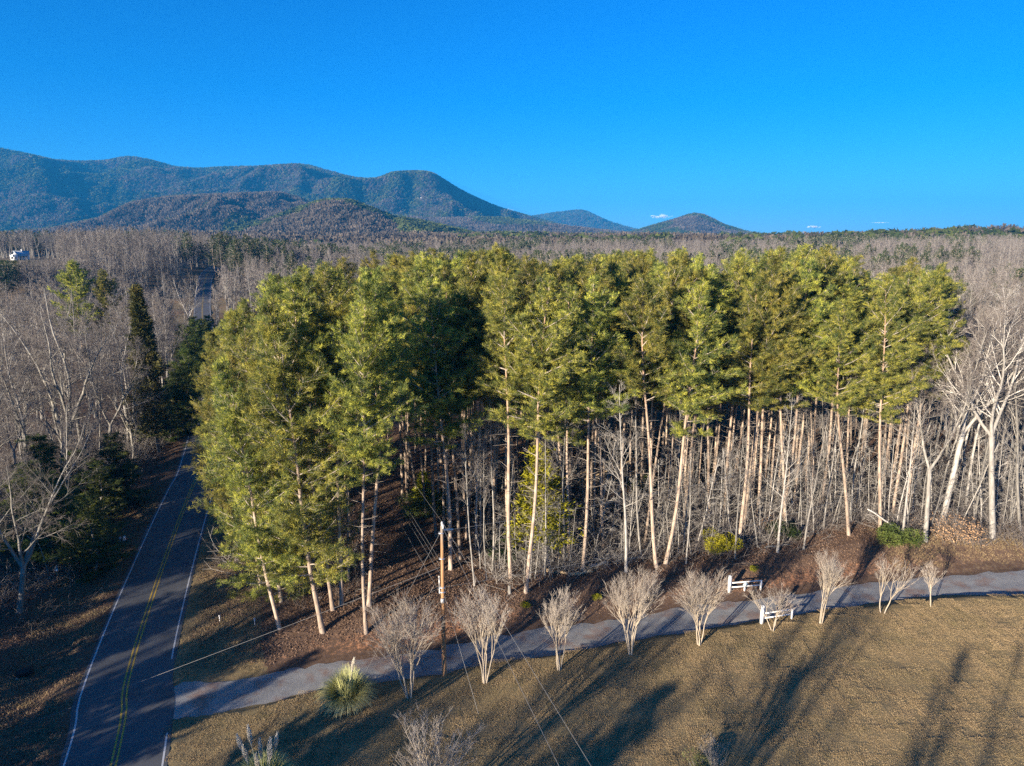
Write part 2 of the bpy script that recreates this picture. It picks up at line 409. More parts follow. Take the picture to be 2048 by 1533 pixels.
def paint(name, col):
    m = bpy.data.materials.new(name); t, b, o = nodes(m); gp = geo_pos(t); b.inputs['Roughness'].default_value = .7
    f = noise(t, 9, 5, .75, gp); c = ramp(t, f, [(.30, tuple(k*.35 for k in col)), (.42, col)]); t.links.new(c, b.inputs['Base Color']); return m
M_yel = paint('yellow_road_paint', (.50,.33,.06)); M_wp = paint('white_road_paint', (.52,.53,.54))
ROADF = resample(road_pts, 420)
ribbon('road', ROADF, [-2.95,-2,-1,0,1,2,2.95], M_asph, 0, rag=.25)
dn = np.hypot(ROADF[:,0]-DC[6,0]+2, ROADF[:,1]-DC[6,1]); kj = int(np.argmin(dn))
ribbon('road_centre_line', ROADF, [-.19,-.08], M_yel, .006); ribbon('road_centre_line', ROADF, [.08,.19], M_yel, .006)
ribbon('road_edge_line', ROADF, [2.62,2.73], M_wp, .006)
ribbon('road_edge_line', ROADF, [-2.73,-2.62], M_wp, .006, s1=kj-2); ribbon('road_edge_line', ROADF, [-2.73,-2.62], M_wp, .006, s0=kj+4)
m = bpy.data.materials.new('gravel'); t, b, o = nodes(m); gp = geo_pos(t); b.inputs['Roughness'].default_value = .9
g1 = noise(t, .5, 5, .65, gp); g2 = noise(t, 22, 3, .8, gp); g3 = noise(t, 1.6, 6, .7, gp)
gc = mixc(t, .6, ramp(t, g2, [(.3,(.13,.128,.125)),(.5,(.30,.30,.295)),(.7,(.52,.515,.50))]), ramp(t, g3, [(.3,(.20,.195,.19)),(.7,(.36,.355,.345))]))
gc = mixc(t, ramp(t, g1, [(.50,(0,0,0)),(.66,(.7,.7,.7))]), gc, (.24,.12,.075))
t.links.new(gc, b.inputs['Base Color']); bump(t, b, g2, .8, .04)
n_, k_ = len(DC), 9
tt = np.linspace(0, 1, k_)
jg = (fbm(np.arange(n_)/1.7, np.zeros(n_), 21)-.5)*1.2-.1; jh = (fbm(np.arange(n_)/1.7, np.ones(n_)*5, 22)-.5)*1.1+.1
nU = (UE-LE)/np.linalg.norm(UE-LE, axis=1)[:,None]
U2 = UE+nU*jg[:,None]; L2 = LE+nU*jh[:,None]*.6
pts = L2[:,None,:]*(1-tt)[None,:,None]+U2[:,None,:]*tt[None,:,None]
rr_, _ = seg_dist(pts[...,0], pts[...,1], ROAD)
keep = rr_ < -2.93
zz = base(pts[...,0], pts[...,1])-.30*sstep(3, 12, np.abs(rr_))+.0-.012+.03*np.cos((tt-.5)*2*math.pi*2)[None,:]*sstep(4, 10, np.abs(rr_))*-.6
i = np.arange(n_*k_).reshape(n_, k_)
f = np.stack([i[:-1,:-1], i[1:,:-1], i[1:,1:], i[:-1,1:]], -1).reshape(-1, 4)
kf = keep.ravel()[f].any(axis=1); f = f[kf]
link('gravel_drive', fast_mesh('gravel_drive', np.c_[pts.reshape(-1,2), zz.ravel()], f, m, True), kind='structure')

# ------------------------------------------------------------------ scatter for uncountable stuff
def scatter(name, protos, pts, rots, scl, pick, label=None):
    pc = bpy.data.collections.new(name+'_sources')
    for o_ in protos: pc.objects.link(o_)
    me = bpy.data.meshes.new(name); n = len(pts); me.vertices.add(n)
    me.vertices.foreach_set('co', np.asarray(pts, np.float32).ravel())
    a = me.attributes.new('rot', 'FLOAT_VECTOR', 'POINT'); a.data.foreach_set('vector', np.asarray(rots, np.float32).ravel())
    a = me.attributes.new('scl', 'FLOAT_VECTOR', 'POINT'); a.data.foreach_set('vector', np.asarray(scl, np.float32).ravel())
    a = me.attributes.new('pick', 'INT', 'POINT'); a.data.foreach_set('value', np.asarray(pick, np.int32))
    ob = link(name, me, kind='stuff', label=label)
    g = bpy.data.node_groups.new(name, 'GeometryNodeTree')
    g.interface.new_socket('Geometry', in_out='INPUT', socket_type='NodeSocketGeometry'); g.interface.new_socket('Geometry', in_out='OUTPUT', socket_type='NodeSocketGeometry')
    gi = g.nodes.new('NodeGroupInput'); go = g.nodes.new('NodeGroupOutput')
    ci = g.nodes.new('GeometryNodeCollectionInfo'); ci.inputs[0].default_value = pc; ci.inputs[1].default_value = True; ci.inputs[2].default_value = True
    ip = g.nodes.new('GeometryNodeInstanceOnPoints'); ip.inputs['Pick Instance'].default_value = True
    def na(nm, ty):
        q = g.nodes.new('GeometryNodeInputNamedAttribute'); q.data_type = ty; q.inputs[0].default_value = nm; return q.outputs[0]
    g.links.new(gi.outputs[0], ip.inputs['Points']); g.links.new(ci.outputs[0], ip.inputs['Instance'])
    g.links.new(na('pick', 'INT'), ip.inputs['Instance Index']); g.links.new(na('rot', 'FLOAT_VECTOR'), ip.inputs['Rotation']); g.links.new(na('scl', 'FLOAT_VECTOR'), ip.inputs['Scale'])
    g.links.new(ip.outputs[0], go.inputs[0])
    md = ob.modifiers.new('scatter', 'NODES'); md.node_group = g
    return ob
def proto(name, me): return bpy.data.objects.new(name, me)
def slope_rot(x, y, f=None):
    f = f or ground_full; e = .4
    dzx = (f(x+e, y)-f(x-e, y))/(2*e); dzy = (f(x, y+e)-f(x, y-e))/(2*e)
    return dzx, dzy
RS = np.random.RandomState(7)

def blade_patch(seed, size, n, hl, wl, mat, name, lean=.5, per=3):
    rs = np.random.RandomState(seed); c = (rs.rand(n, 2)-.5)*size
    c = np.repeat(c, per, 0)+rs.randn(n*per, 2)*.015; N_ = len(c)
    h = rs.uniform(*hl, N_); wd = rs.uniform(*wl, N_); a = rs.rand(N_)*2*math.pi; le = rs.rand(N_)*lean*h*1.6
    a2 = rs.rand(N_)*2*math.pi
    p = np.c_[c, -np.ones(N_)*.01]; s = np.c_[np.cos(a), np.sin(a), np.zeros(N_)]*wd[:,None]/2
    tip = np.c_[c+np.c_[np.cos(a2), np.sin(a2)]*le[:,None], h]
    v = np.stack([p-s, p+s, tip], 1).reshape(-1, 3)
    return proto(name, fast_mesh(name, v, np.arange(N_*3).reshape(-1, 3), mat))
def leaf_patch(seed, size, n, ll, mat, name):
    rs = np.random.RandomState(seed); c = np.c_[(rs.rand(n, 2)-.5)*size, rs.rand(n)*.05+.01]
    a = rs.randn(n, 3); a[:,2] *= .45; a /= np.linalg.norm(a, axis=1)[:,None]
    b_ = np.cross(a, rs.randn(n, 3)*np.array([.4,.4,1])); b_ /= np.linalg.norm(b_, axis=1)[:,None]
    l = rs.uniform(*ll, n)[:,None]
    v = np.stack([c-a*l*.5, c-b_*l*.3, c+a*l*.5, c+b_*l*.3], 1).reshape(-1, 3); v[:,2] = np.maximum(v[:,2], 0.0)
    return proto(name, fast_mesh(name, v, np.arange(n*4).reshape(-1, 4), mat))
m = bpy.data.materials.new('dormant_grass'); t, b, o = nodes(m); b.inputs['Roughness'].default_value = .8; gp = geo_pos(t)
q1 = noise(t, 7, 3, .7, gp); q2 = noise(t, .25, 4, .6, gp)
c_ = mixc(t, .45, ramp(t, q1, [(.32,(.21,.155,.085)),(.5,(.37,.275,.15)),(.68,(.54,.41,.24))]), ramp(t, q2, [(.32,(.19,.155,.075)),(.5,(.34,.245,.13)),(.68,(.43,.30,.165))]))
q3 = noise(t, 1.1, 5, .75, gp); c_ = mixc(t, ramp(t, q3, [(.54,(0,0,0)),(.66,(.55,.55,.55))]), c_, (.17,.15,.065)); c_ = mixc(t, ramp(t, q3, [(.30,(.6,.6,.6)),(.38,(0,0,0))]), c_, (.20,.12,.075))
t.links.new(c_, b.inputs['Base Color']); M_grass = m
m = bpy.data.materials.new('fallen_leaves'); t, b, o = nodes(m); b.inputs['Roughness'].default_value = .75; gp = geo_pos(t)
q1 = noise(t, 5, 3, .8, gp); q2 = noise(t, .4, 4, .6, gp)
c_ = mixc(t, .3, ramp(t, q1, [(.32,(.08,.048,.032)),(.5,(.18,.112,.074)),(.66,(.32,.21,.14)),(.8,(.50,.39,.29))]), ramp(t, q2, [(.35,(.115,.065,.043)),(.65,(.22,.14,.09))]))
t.links.new(c_, b.inputs['Base Color']); M_leaf = m
def grid_pts(x0, x1, y0, y1, st):
    a, b_ = np.meshgrid(np.arange(x0, x1, st), np.arange(y0, y1, st)); p = np.c_[a.ravel(), b_.ravel()]
    return p+(RS.rand(*p.shape)-.5)*st*.5
def inview(p, mg=3): return np.abs(p[:,0]) < .77*(p[:,1]*CP+30*SP)+mg
gp_ = grid_pts(-22, 75, 27, 75, 1.2); gp_ = gp_[inview(gp_, 16)]
r_, _ = seg_dist(gp_[:,0], gp_[:,1], ROAD); d_, dw_ = seg_dist(gp_[:,0], gp_[:,1], DC, DW)
gp_ = gp_[(r_ < -3.3) & (d_ < -dw_-.75)]
protos = [blade_patch(10+k, 1.5, 560, (.02,.06), (.012,.028), M_grass, 'grass_patch.%03d' % k, .9) for k in range(4)]
sx_, sy_ = slope_rot(gp_[:,0], gp_[:,1])
scatter('lawn_grass', protos, np.c_[gp_, ground_full(gp_[:,0], gp_[:,1])], np.c_[np.arctan(sy_), -np.arctan(sx_), np.zeros(len(gp_))+RS.randint(0, 4, len(gp_))*0], np.ones((len(gp_), 3))*RS.uniform(.9, 1.2, (len(gp_), 1)), RS.randint(0, 4, len(gp_)), 'short dormant tan grass covering the lawn below the drive')
lp = grid_pts(-74, 80, 34, 106, 1.55); lp = lp[inview(lp, 12)]
r_, _ = seg_dist(lp[:,0], lp[:,1], ROAD); d_, dw_ = seg_dist(lp[:,0], lp[:,1], DC, DW)
lp = lp[(np.abs(r_) > 4.0) & ((d_ > dw_+1.2) | (r_ > 0)) & ~((d_ > 0) & (d_ < dw_+5) & (lp[:,0] > 38))]
protos = [leaf_patch(20+k, 1.9, 260, (.07,.16), M_leaf, 'leaf_patch.%03d' % k) for k in range(4)]
sx_, sy_ = slope_rot(lp[:,0], lp[:,1])
scatter('leaf_litter', protos, np.c_[lp, ground_full(lp[:,0], lp[:,1])], np.c_[np.arctan(sy_), -np.arctan(sx_), np.zeros(len(lp))], np.ones((len(lp), 3)), RS.randint(0, 4, len(lp)), 'red brown fallen leaves covering the woodland floor')
gp2 = grid_pts(-50, 62, 30, 80, 1.2); gp2 = gp2[inview(gp2)]
r_, _ = seg_dist(gp2[:,0], gp2[:,1], ROAD); d_, dw_ = seg_dist(gp2[:,0], gp2[:,1], DC, DW)
gp2 = gp2[(((np.abs(r_) > 3.6) & (np.abs(r_) < 8.5) & ((d_ > dw_+.9) | (r_ > 0))) | ((d_ > dw_+.9) & (d_ < dw_+6) & (gp2[:,0] > 36)))]
protos = [blade_patch(40+k, 1.5, 150, (.05,.16), (.012,.03), M_grass, 'verge_patch.%03d' % k, .9) for k in range(3)]
sx_, sy_ = slope_rot(gp2[:,0], gp2[:,1])
scatter('verge_grass', protos, np.c_[gp2, ground_full(gp2[:,0], gp2[:,1])], np.c_[np.arctan(sy_), -np.arctan(sx_), np.zeros(len(gp2))], np.ones((len(gp2), 3)), RS.randint(0, 3, len(gp2)), 'rough dry grass along the road verges')

# ------------------------------------------------------------------ MOUNTAINS AND HILLS
def hill(name, prof, D, depth, seed, mat, rough, back=900, dvar=0, zb=10):
    """prof: (px, py) skyline in the photograph; D: metres to the crest"""
    px = np.arange(prof[0][0], prof[-1][0]+1, 6 if D > 2500 else 5)
    py = np.interp(px, *zip(*prof)); ker = np.array([1,2,3,2,1])/9.; py = np.convolve(np.pad(py, 2, 'edge'), ker, 'valid')
    ta = (px-1024)/FPX/ (CP+ -(py-766.5)/FPX*SP)           # x/y on the ground
    el = np.array([ray(a, b_)[2]/ray(a, b_)[1] for a, b_ in zip(px, py)])
    Dv = D+dvar*(fbm(px/260., px*0, seed)-.5)*2
    H = CAMH+el*Dv-9                                          # leave room for the trees on the crest
    s = np.r_[np.linspace(0, 1, 70), 1+np.linspace(.05, 1, 14)*back/depth]
    S, K = np.meshgrid(s, np.arange(len(px)))
    Yd = Dv[K]-depth+S*depth; Xd = Yd*ta[K]
    prf = np.where(S <= 1, sstep(0, 1, S)*.62+S*.38, np.clip(1-(S-1)/(s[-1]-1)*1.05, 0, 1))
    env = np.clip(np.sin(np.clip(S, 0, 1)*math.pi), 0, 1)
    rg = 1-np.abs(fbm(Xd/(depth*.42), Yd/(depth*.55), seed, 4)*2-1)*1.5
    Zd = zb+(H[K]-zb)*prf+env*rough*(rg-.55)*np.clip((H[K]-zb)/120, .25, 1.4)
    Zd = Zd+env*rough*.55*(.5-np.abs(fbm(Xd/(depth*.11), Yd/(depth*.2), seed+9, 3)*2-1))
    Zd = np.where(S > 1.02, Zd-6*(S-1), Zd)
    Zd = np.where(S < .999, np.minimum(Zd, CAMH+el[K]*Yd-9-4*(1-S)), Zd)
    n, k = Zd.shape; i = np.arange(n*k).reshape(n, k)
    f = np.stack([i[:-1,:-1], i[1:,:-1], i[1:,1:], i[:-1,1:]], -1).reshape(-1, 4)
    V = np.c_[Xd.ravel(), Yd.ravel(), Zd.ravel()]
    o_ = link(name, fast_mesh(name, V, f, mat, True), kind='structure')
    return o_, (Xd, Yd, Zd, S)
def hillmat(name, a, b_):
    m = bpy.data.materials.new(name); t, bs, o = nodes(m); gp = geo_pos(t); bs.inputs['Roughness'].default_value = .95; bs.inputs['Specular IOR Level'].default_value = .05
    f = noise(t, .02, 6, .7, gp); t.links.new(ramp(t, f, [(.35, a), (.65, b_)]), bs.inputs['Base Color']); return m
M_hillsoil = hillmat('wooded_slope_soil', (.040,.034,.026), (.075,.062,.046))
R1 = [(-160,280),(-60,292),(0,301),(60,313),(110,325),(160,327),(215,325),(240,319),(265,317),(310,326),(350,338),(400,341),(450,338),(520,336),(570,333),(610,331),(660,345),(700,357),(735,362),(760,360),(775,352),(790,348),(830,346),(862,348),(885,362),(920,384),(960,403),(1000,420),(1050,434),(1090,446),(1150,460),(1200,468),(1260,474),(1330,480)]
R2 = [(960,450),(1040,438),(1090,430),(1124,425),(1150,422),(1165,421),(1180,427),(1200,437),(1220,445),(1270,460),(1330,472),(1400,480)]
R3 = [(1220,480),(1260,470),(1300,458),(1340,446),(1375,434),(1395,430),(1410,434),(1430,444),(1450,455),(1490,468),(1550,477),(1640,484)]
R4 = [(-140,482),(0,470),(100,462),(160,450),(200,441),(260,411),(330,399),(420,394),(500,391),(560,389),(600,400),(640,420),(700,445),(780,470),(860,490)]
R5 = [(380,490),(440,478),(520,456),(590,426),(650,408),(700,408),(740,424),(790,442),(850,452),(920,468),(980,482),(1060,496)]
R6 = [(700,440),(800,436),(900,440),(1000,440),(1100,452),(1200,464),(1300,474),(1400,482)]
hills = []
hills.append(hill('far_mountain', R2, 6200, 1200, 31, M_hillsoil, 60, 800)+(6200,))
hills.append(hill('mountain', R1, 3900, 1500, 11, M_hillsoil, 150, 900, 250)+(3900,))
hills.append(hill('cone_mountain', R3, 3000, 700, 41, M_hillsoil, 30, 600)+(3000,))
hills.append(hill('lower_mountain', R6, 2700, 600, 47, M_hillsoil, 22, 500)+(2700,))
hills.append(hill('hill', R4, 2100, 750, 51, M_hillsoil, 60, 450)+(2100,))
hills.append(hill('near_hill', R5, 1500, 520, 61, M_hillsoil, 34, 350)+(1500,))

# low-detail trees for the distance
def far_bare(seed, n=46, mat=None):
    rs = np.random.RandomState(seed); v = []
    H, W = 1.0, .36
    for k in range(n):
        a = rs.rand()*2*math.pi; r = W*math.sqrt(rs.rand()); z0 = .25+.45*rs.rand()*(1-r); z1 = min(1.0, z0+.22+.3*rs.rand())*(1-.28*(r/W)**2)
        p0 = np.array([r*.55*math.cos(a), r*.55*math.sin(a), z0]); p1 = np.array([r*1.15*math.cos(a), r*1.15*math.sin(a), z1])
        s = np.array([math.cos(a+1.6), math.sin(a+1.6), 0])*rs.uniform(.012, .04)
        v += [p0-s*.4, p1-s, p1+s]
    for k in range(3):
        s = np.array([math.cos(k*1.05), math.sin(k*1.05), 0])*.016
        v += [(-s), s, np.array([0,0,.8])]
    v = np.array(v); return fast_mesh('far_bare_tree', v, np.arange(len(v)).reshape(-1, 3), mat)
def far_green(seed, n=70, mat=None, cone=False):
    rs = np.random.RandomState(seed); v = []
    for k in range(n):
        z = .25+.72*rs.rand(); rmax = (.30*(1.02-z)/.75 if cone else .26*math.sqrt(max(.02, 1-((z-.6)/.42)**2)))
        a = rs.rand()*2*math.pi; r = rmax*rs.uniform(.5, 1); p = np.array([r*math.cos(a), r*math.sin(a), z])
        d1 = rs.randn(3)*.075; d2 = rs.randn(3)*.075
        v += [p-d1, p+d1*.6+d2, p-d2]
    v = np.array(v); return fast_mesh('far_evergreen', v, np.arange(len(v)).reshape(-1, 3), mat)
def farmat(name, stops, sc=.012):
    m = bpy.data.materials.new(name); t, b, o = nodes(m); b.inputs['Roughness'].default_value = .9; b.inputs['Specular IOR Level'].default_value = .1
    oi = t.nodes.new('ShaderNodeObjectInfo'); c = ramp(t, oi.outputs['Random'], stops)
    f = noise(t, sc, 3, .6, geo_pos(t)); c = mixc(t, 1.0, c, ramp(t, f, [(.35,(.75,.75,.75)),(.65,(1.25,1.2,1.15))]), 'MULTIPLY')
    t.links.new(c, b.inputs['Base Color']); return m
M_fb = farmat('far_bare_canopy', [(0,(.052,.043,.034)),(.5,(.088,.073,.058)),(1,(.145,.122,.098))])
M_fg = farmat('far_evergreen_canopy', [(0,(.028,.042,.014)),(.6,(.05,.068,.02)),(1,(.085,.10,.03))])
def far_protos(): return [proto('far_bare_tree.%03d' % k, far_bare(70+k, mat=M_fb)) for k in range(5)]+[proto('far_evergreen.%03d' % k, far_green(80+k, mat=M_fg, cone=(k == 0))) for k in range(3)]
for k, (ho, (Xd, Yd, Zd, S), D) in enumerate(hills):
    rs = np.random.RandomState(100+k)
    cnt = {0:12000, 1:105000, 2:12000, 3:16000, 4:30000, 5:22000}[k]
    n, m_ = Xd.shape
    i = rs.rand(cnt)*(n-1.001); smax = np.searchsorted(S[0], 1.0)+2
    j = rs.rand(cnt)**.8*(smax-.01)
    i0 = i.astype(int); j0 = j.astype(int); fi = i-i0; fj = j-j0
    def bl(A): return (A[i0,j0]*(1-fi)+A[i0+1,j0]*fi)*(1-fj)+(A[i0,j0+1]*(1-fi)+A[i0+1,j0+1]*fi)*fj
    x_, y_, z_ = bl(Xd), bl(Yd), bl(Zd)
    gr = fbm(x_/260, y_/260, 200+k, 4)
    g_ = gr > (.60 if k != 5 else .58)
    if k == 5: g_ |= (x_/y_ > -.16) & (S[0][np.minimum(j0, m_-1)] > .2)
    if k == 1: g_ = (gr > .57) | ((rs.rand(cnt) < .25))
    if k == 0: g_ = rs.rand(cnt) < .6
    g_ &= rs.rand(cnt) < .85
    pk = np.where(g_, 5+rs.randint(0, 3, cnt), rs.randint(0, 5, cnt))
    h = rs.uniform(13, 21, cnt)*(1.15 if D > 2500 else 1)
    wd = h*rs.uniform(1.0, 1.5, cnt)*(1.05 if D > 2500 else 1.15)
    scatter(ho.name+'_forest', far_protos(), np.c_[x_, y_, z_-1], np.c_[np.zeros((cnt, 2)), rs.rand(cnt)*6.28], np.c_[wd, wd, h], pk, 'winter forest of bare trees and scattered evergreens on the '+ho.name.replace('_', ' '))

# ------------------------------------------------------------------ TREE BUILDERS
def build_pine(seed, H=27.0, c0=.5,  width=3.2, ntuft=2600, dense=1.0, stubs=34, r0=.16, flat=.35, nmat=None, bmat=None):
    R = random.Random(seed); rs = np.random.RandomState(seed)
    n = 14; pts = []; x = y = 0.0; bx, by = R.uniform(-.6, .6), R.uniform(-.6, .6)
    for i in range(n+1):
        f = i/n; pts.append((bx*math.sin(f*3)+.12*math.sin(f*9+seed), by*math.sin(f*2.4)+.1*math.cos(f*8+seed)-.1*math.cos(seed), H*f-.3*(1-f)))
    rad = [r0*(1.25 if i == 0 else 1)*(1-.86*(i/n)**1.15) for i in range(n+1)]
    g = Geo(); g.tube(pts, rad, 8); trunk = g.mesh('trunk', bmat or M_pine_bark, True)
    def tp(f):
        k = min(n-1, int(f*n)); q = f*n-k; a, b_ = pts[k], pts[k+1]
        return Vector(tuple(a[c]*(1-q)+b_[c]*q for c in range(3)))
    tw = Twigs(); spots = []
    # whorls of living limbs
    f = c0; az = R.uniform(0, 6.28)
    while f < .985:
        u = (f-c0)/(1-c0)
        prof = min(1, .62+u*2.2)*(1-u**2.2)**.75
        for k in range(R.choice((3, 3, 4, 4))):
            az += 2.1+R.uniform(-.5, .5)
            if R.random() < .12: continue
            L = max(.5, width*prof*R.uniform(.55, 1.25)+.25)
            ang = math.radians(78-48*u+R.uniform(-12, 12))
            d = Vector((math.cos(az)*math.sin(ang), math.sin(az)*math.sin(ang), math.cos(ang)))
            p = tp(min(.995, f+R.uniform(-.008, .008)))
            lp_, lr, ld = limb(R, p, d, L, .018+.016*L, .008, 5, .12, .05+.03*u)
            tw.path(lp_, lr)
            ns = int(6+L*5.2)
            for s in range(ns):
                q = R.uniform(.06, 1.0); kk = min(4, int(q*5)); qq = q*5-kk
                b0 = Vector(lp_[kk]).lerp(Vector(lp_[kk+1]), qq); dd_ = ld[kk+1]
                sd = side_dir(R, dd_, math.radians(R.uniform(25, 65))); sd.z = sd.z*flat+.10; sd.normalize()
                sl_ = L*R.uniform(.14, .34)*(1.15-q*.5)+.15
                e0 = b0+sd*sl_; tw.path([tuple(b0), tuple(e0)], [.011, .005])
                m_ = max(2, int(sl_*6))
                for w_ in range(m_): spots.append((*(b0+sd*sl_*((w_+.6)/m_)), *sd))
            spots.append((*lp_[-1], *ld[-1]))
        f += R.uniform(.40, .80)/H*1.05
    for k in range(6): spots.append((*(tp(.97+.005*k)+rv(R)*.2), 0, 0, 1))
    # dead stubs on the bare bole
    for k in range(stubs):
        q = R.uniform(.12, c0+.04); a = R.uniform(0, 6.28); L = R.uniform(.3, 1.9)*(.4+q)
        d = Vector((math.cos(a), math.sin(a), R.uniform(-.15, .35))).normalized()
        lp_, lr, _ = limb(R, tp(q), d, L, .025, .008, 3, .18, 0); tw.path(lp_, lr)
    limbs = tw.mesh('limbs', bmat or M_pine_limb, 3)
    A = np.array(spots)
    if len(A) > ntuft: A = A[rs.choice(len(A), ntuft, False)]
    K = 13; c = np.repeat(A[:,:3], K, 0)+rs.randn(len(A)*K, 3)*.07; dd_ = np.repeat(A[:,3:6], K, 0)
    rnd = rs.randn(len(c), 3); rnd /= np.linalg.norm(rnd, axis=1)[:,None]
    d = dd_*.75+rnd*.85+np.array([0,0,.38]); d /= np.linalg.norm(d, axis=1)[:,None]
    L = rs.uniform(.17, .34, len(c))[:,None]; s = np.cross(d, rs.randn(len(c), 3)); s /= np.linalg.norm(s, axis=1)[:,None]; s *= rs.uniform(.022, .038, len(c))[:,None]*dense
    v = np.stack([c-s*.5, c+s*.5, c+d*L+s*.12], 1).reshape(-1, 3)
    needles = fast_mesh('needles', v, np.arange(len(v)).reshape(-1, 3), nmat or M_needle)
    ta = needles.attributes.new('tint', 'FLOAT', 'FACE'); ta.data.foreach_set('value', np.repeat(rs.rand(len(A)), K).astype(np.float32))
    return dict(H=H, parts=[('trunk', trunk), ('limbs', limbs), ('needles', needles)])

def build_bare(seed, H=20.0, c0=.35, spread=.30, r0=.2, lv=(16,6,5,3), barkm=None, twigm=None, ang=(32,58), up=.07, fork=None, fine=.008, top=1.0, wig=.13):
    R = random.Random(seed); barkm = barkm or M_hard_bark; twigm = twigm or M_twig
    g = Geo(); tw = Twigs(); fine_tw = Twigs()
    lead = []
    if fork:
        fh, nf = fork
        p1, r1, d1 = limb(R, (0,0,-.3), Vector((0,0,1)), H*fh+.3, r0*1.15, r0*.85, 6, .04, .05)
        g.tube(p1, r1, 8)
        for k in range(nf):
            a = 2*math.pi*k/nf+R.uniform(-.4, .4)
            d = side_dir(R, Vector((0,0,1)), math.radians(R.uniform(16, 36)), a)
            p2, r2, d2 = limb(R, p1[-1], d, H*(1-fh)*R.uniform(.85, 1.05), r0*.62, .02, 10, wig, .09); g.tube(p2, r2, 8); lead.append((p2, r2, d2, .10))
    else:
        p1, r1, d1 = limb(R, (0,0,-.3), Vector((0,0,1)), H+.3, r0, .018, 14, .035, .06)
        r1[0] *= 1.25; g.tube(p1, r1, 8); lead.append((p1, r1, d1, c0))
    n1 = lv[0] if not fork else max(4, lv[0]//fork[1]+2)
    for lp_, lr, ld, f0 in lead:
        ns = len(lp_)-1; tot = H*(1 if not fork else (1-fork[0]))
        for k in range(n1):
            f = f0+(1-f0)*(k+R.random())/n1*.97; kk = min(ns-1, int(f*ns)); q = f*ns-kk
            p = Vector(lp_[kk]).lerp(Vector(lp_[kk+1]), q); rr = lr[kk]*(1-q)+lr[kk+1]*q
            u = (f-f0)/(1-f0)
            L = H*spread*(1.05-.72*u)*R.uniform(.65, 1.2)*(1 if not fork else .8)
            d = side_dir(R, ld[kk+1], math.radians(R.uniform(*ang)*(1-.3*u)))
            ra = min(rr*.55, .010+.0125*L)
            a1, b1, c1 = limb(R, p, d, L, ra, .009, 6, wig, up); tw.path(a1, b1)
            for k2 in range(lv[1]):
                q2 = .18+.8*(k2+R.random())/lv[1]; j = min(5, int(q2*6)); p2 = Vector(a1[j]).lerp(Vector(a1[j+1]), q2*6-j)
                L2 = L*R.uniform(.28, .5)*(1.15-.6*q2)
                a2, b2, c2 = limb(R, p2, side_dir(R, c1[j+1], math.radians(R.uniform(28, 58))), L2, max(.009, b1[j]*.55), .006, 3, wig*1.2, up*1.1); tw.path(a2, b2)
                for k3 in range(lv[2]):
                    q3 = .2+.8*(k3+R.random())/lv[2]; j = min(2, int(q3*3)); p3 = Vector(a2[j]).lerp(Vector(a2[j+1]), q3*3-j)
                    L3 = max(.25, L2*R.uniform(.3, .55))
                    a3, b3, c3 = limb(R, p3, side_dir(R, c2[j+1], math.radians(R.uniform(22, 55))), L3, fine*1.0, fine*.6, 2, wig*1.3, up*1.2); fine_tw.path(a3, b3)
                    for k4 in range(lv[3]):
                        p4 = Vector(a3[1]).lerp(Vector(a3[2]), R.random()) if k4 else Vector(a3[1]).lerp(Vector(a3[0]), R.random())
                        e4 = p4+side_dir(R, c3[1], math.radians(R.uniform(20, 50)))*L3*R.uniform(.4, .8); fine_tw.path([tuple(p4), tuple(e4)], [fine*.75, fine*.45])
    return dict(H=H, parts=[('trunk', g.mesh('trunk', barkm, True)), ('limbs', tw.mesh('limbs', barkm, 4)), ('twigs', fine_tw.mesh('twigs', twigm, 3))])

def build_myrtle(seed, H=5.6, w=.30, nst=5, thin=1.0):
    """vase of smooth stems fanning into upright twigs"""
    R = random.Random(seed); g = Geo(); tw = Twigs(); fine_ = Twigs()
    for k in range(nst):
        a = 2*math.pi*k/nst+R.uniform(-.4, .4); d = Vector((math.cos(a)*w*.55, math.sin(a)*w*.55, 1)).normalized()
        p1, r1, d1 = limb(R, (math.cos(a)*.10, math.sin(a)*.10, -.1), d, H*.30, .046, .034, 5, .10, .04); g.tube(p1, r1, 8)
        for k2 in range(3):
            dd_ = side_dir(R, d1[-1], math.radians(R.uniform(6, 24)*w/.3)); 
            p2, r2, d2 = limb(R, p1[-1], dd_, H*R.uniform(.26, .38), .028, .017, 5, .09, .05); tw.path(p2, r2)
            for k3 in range(5):
                q = R.uniform(.3, 1); j = min(4, int(q*5))
                p3, r3, d3 = limb(R, p2[j+1], side_dir(R, d2[j+1], math.radians(R.uniform(10, 36)*w/.3)), H*R.uniform(.22, .40)*(1.2-q*.3), .016, .007, 4, .07, .05); tw.path(p3, r3)
                for k4 in range(int(6*thin)):
                    q4 = R.uniform(.15, 1); j4 = min(3, int(q4*4))
                    p4, r4, _ = limb(R, p3[j4+1], side_dir(R, d3[j4+1], math.radians(R.uniform(10, 38))), H*R.uniform(.08, .17), .008, .005, 2, .1, .06); fine_.path(p4, r4)
                    for k5 in range(3): fine_.path([p4[1], tuple(Vector(p4[1])+side_dir(R, d3[j4+1], math.radians(R.uniform(15, 50)))*H*R.uniform(.04, .1))], [.006, .004])
    return dict(H=H, parts=[('trunk', g.mesh('trunk', M_myrtle, True)), ('limbs', tw.mesh('limbs', M_myrtle, 4)), ('twigs', fine_.mesh('twigs', M_myrtle_twig, 3))])

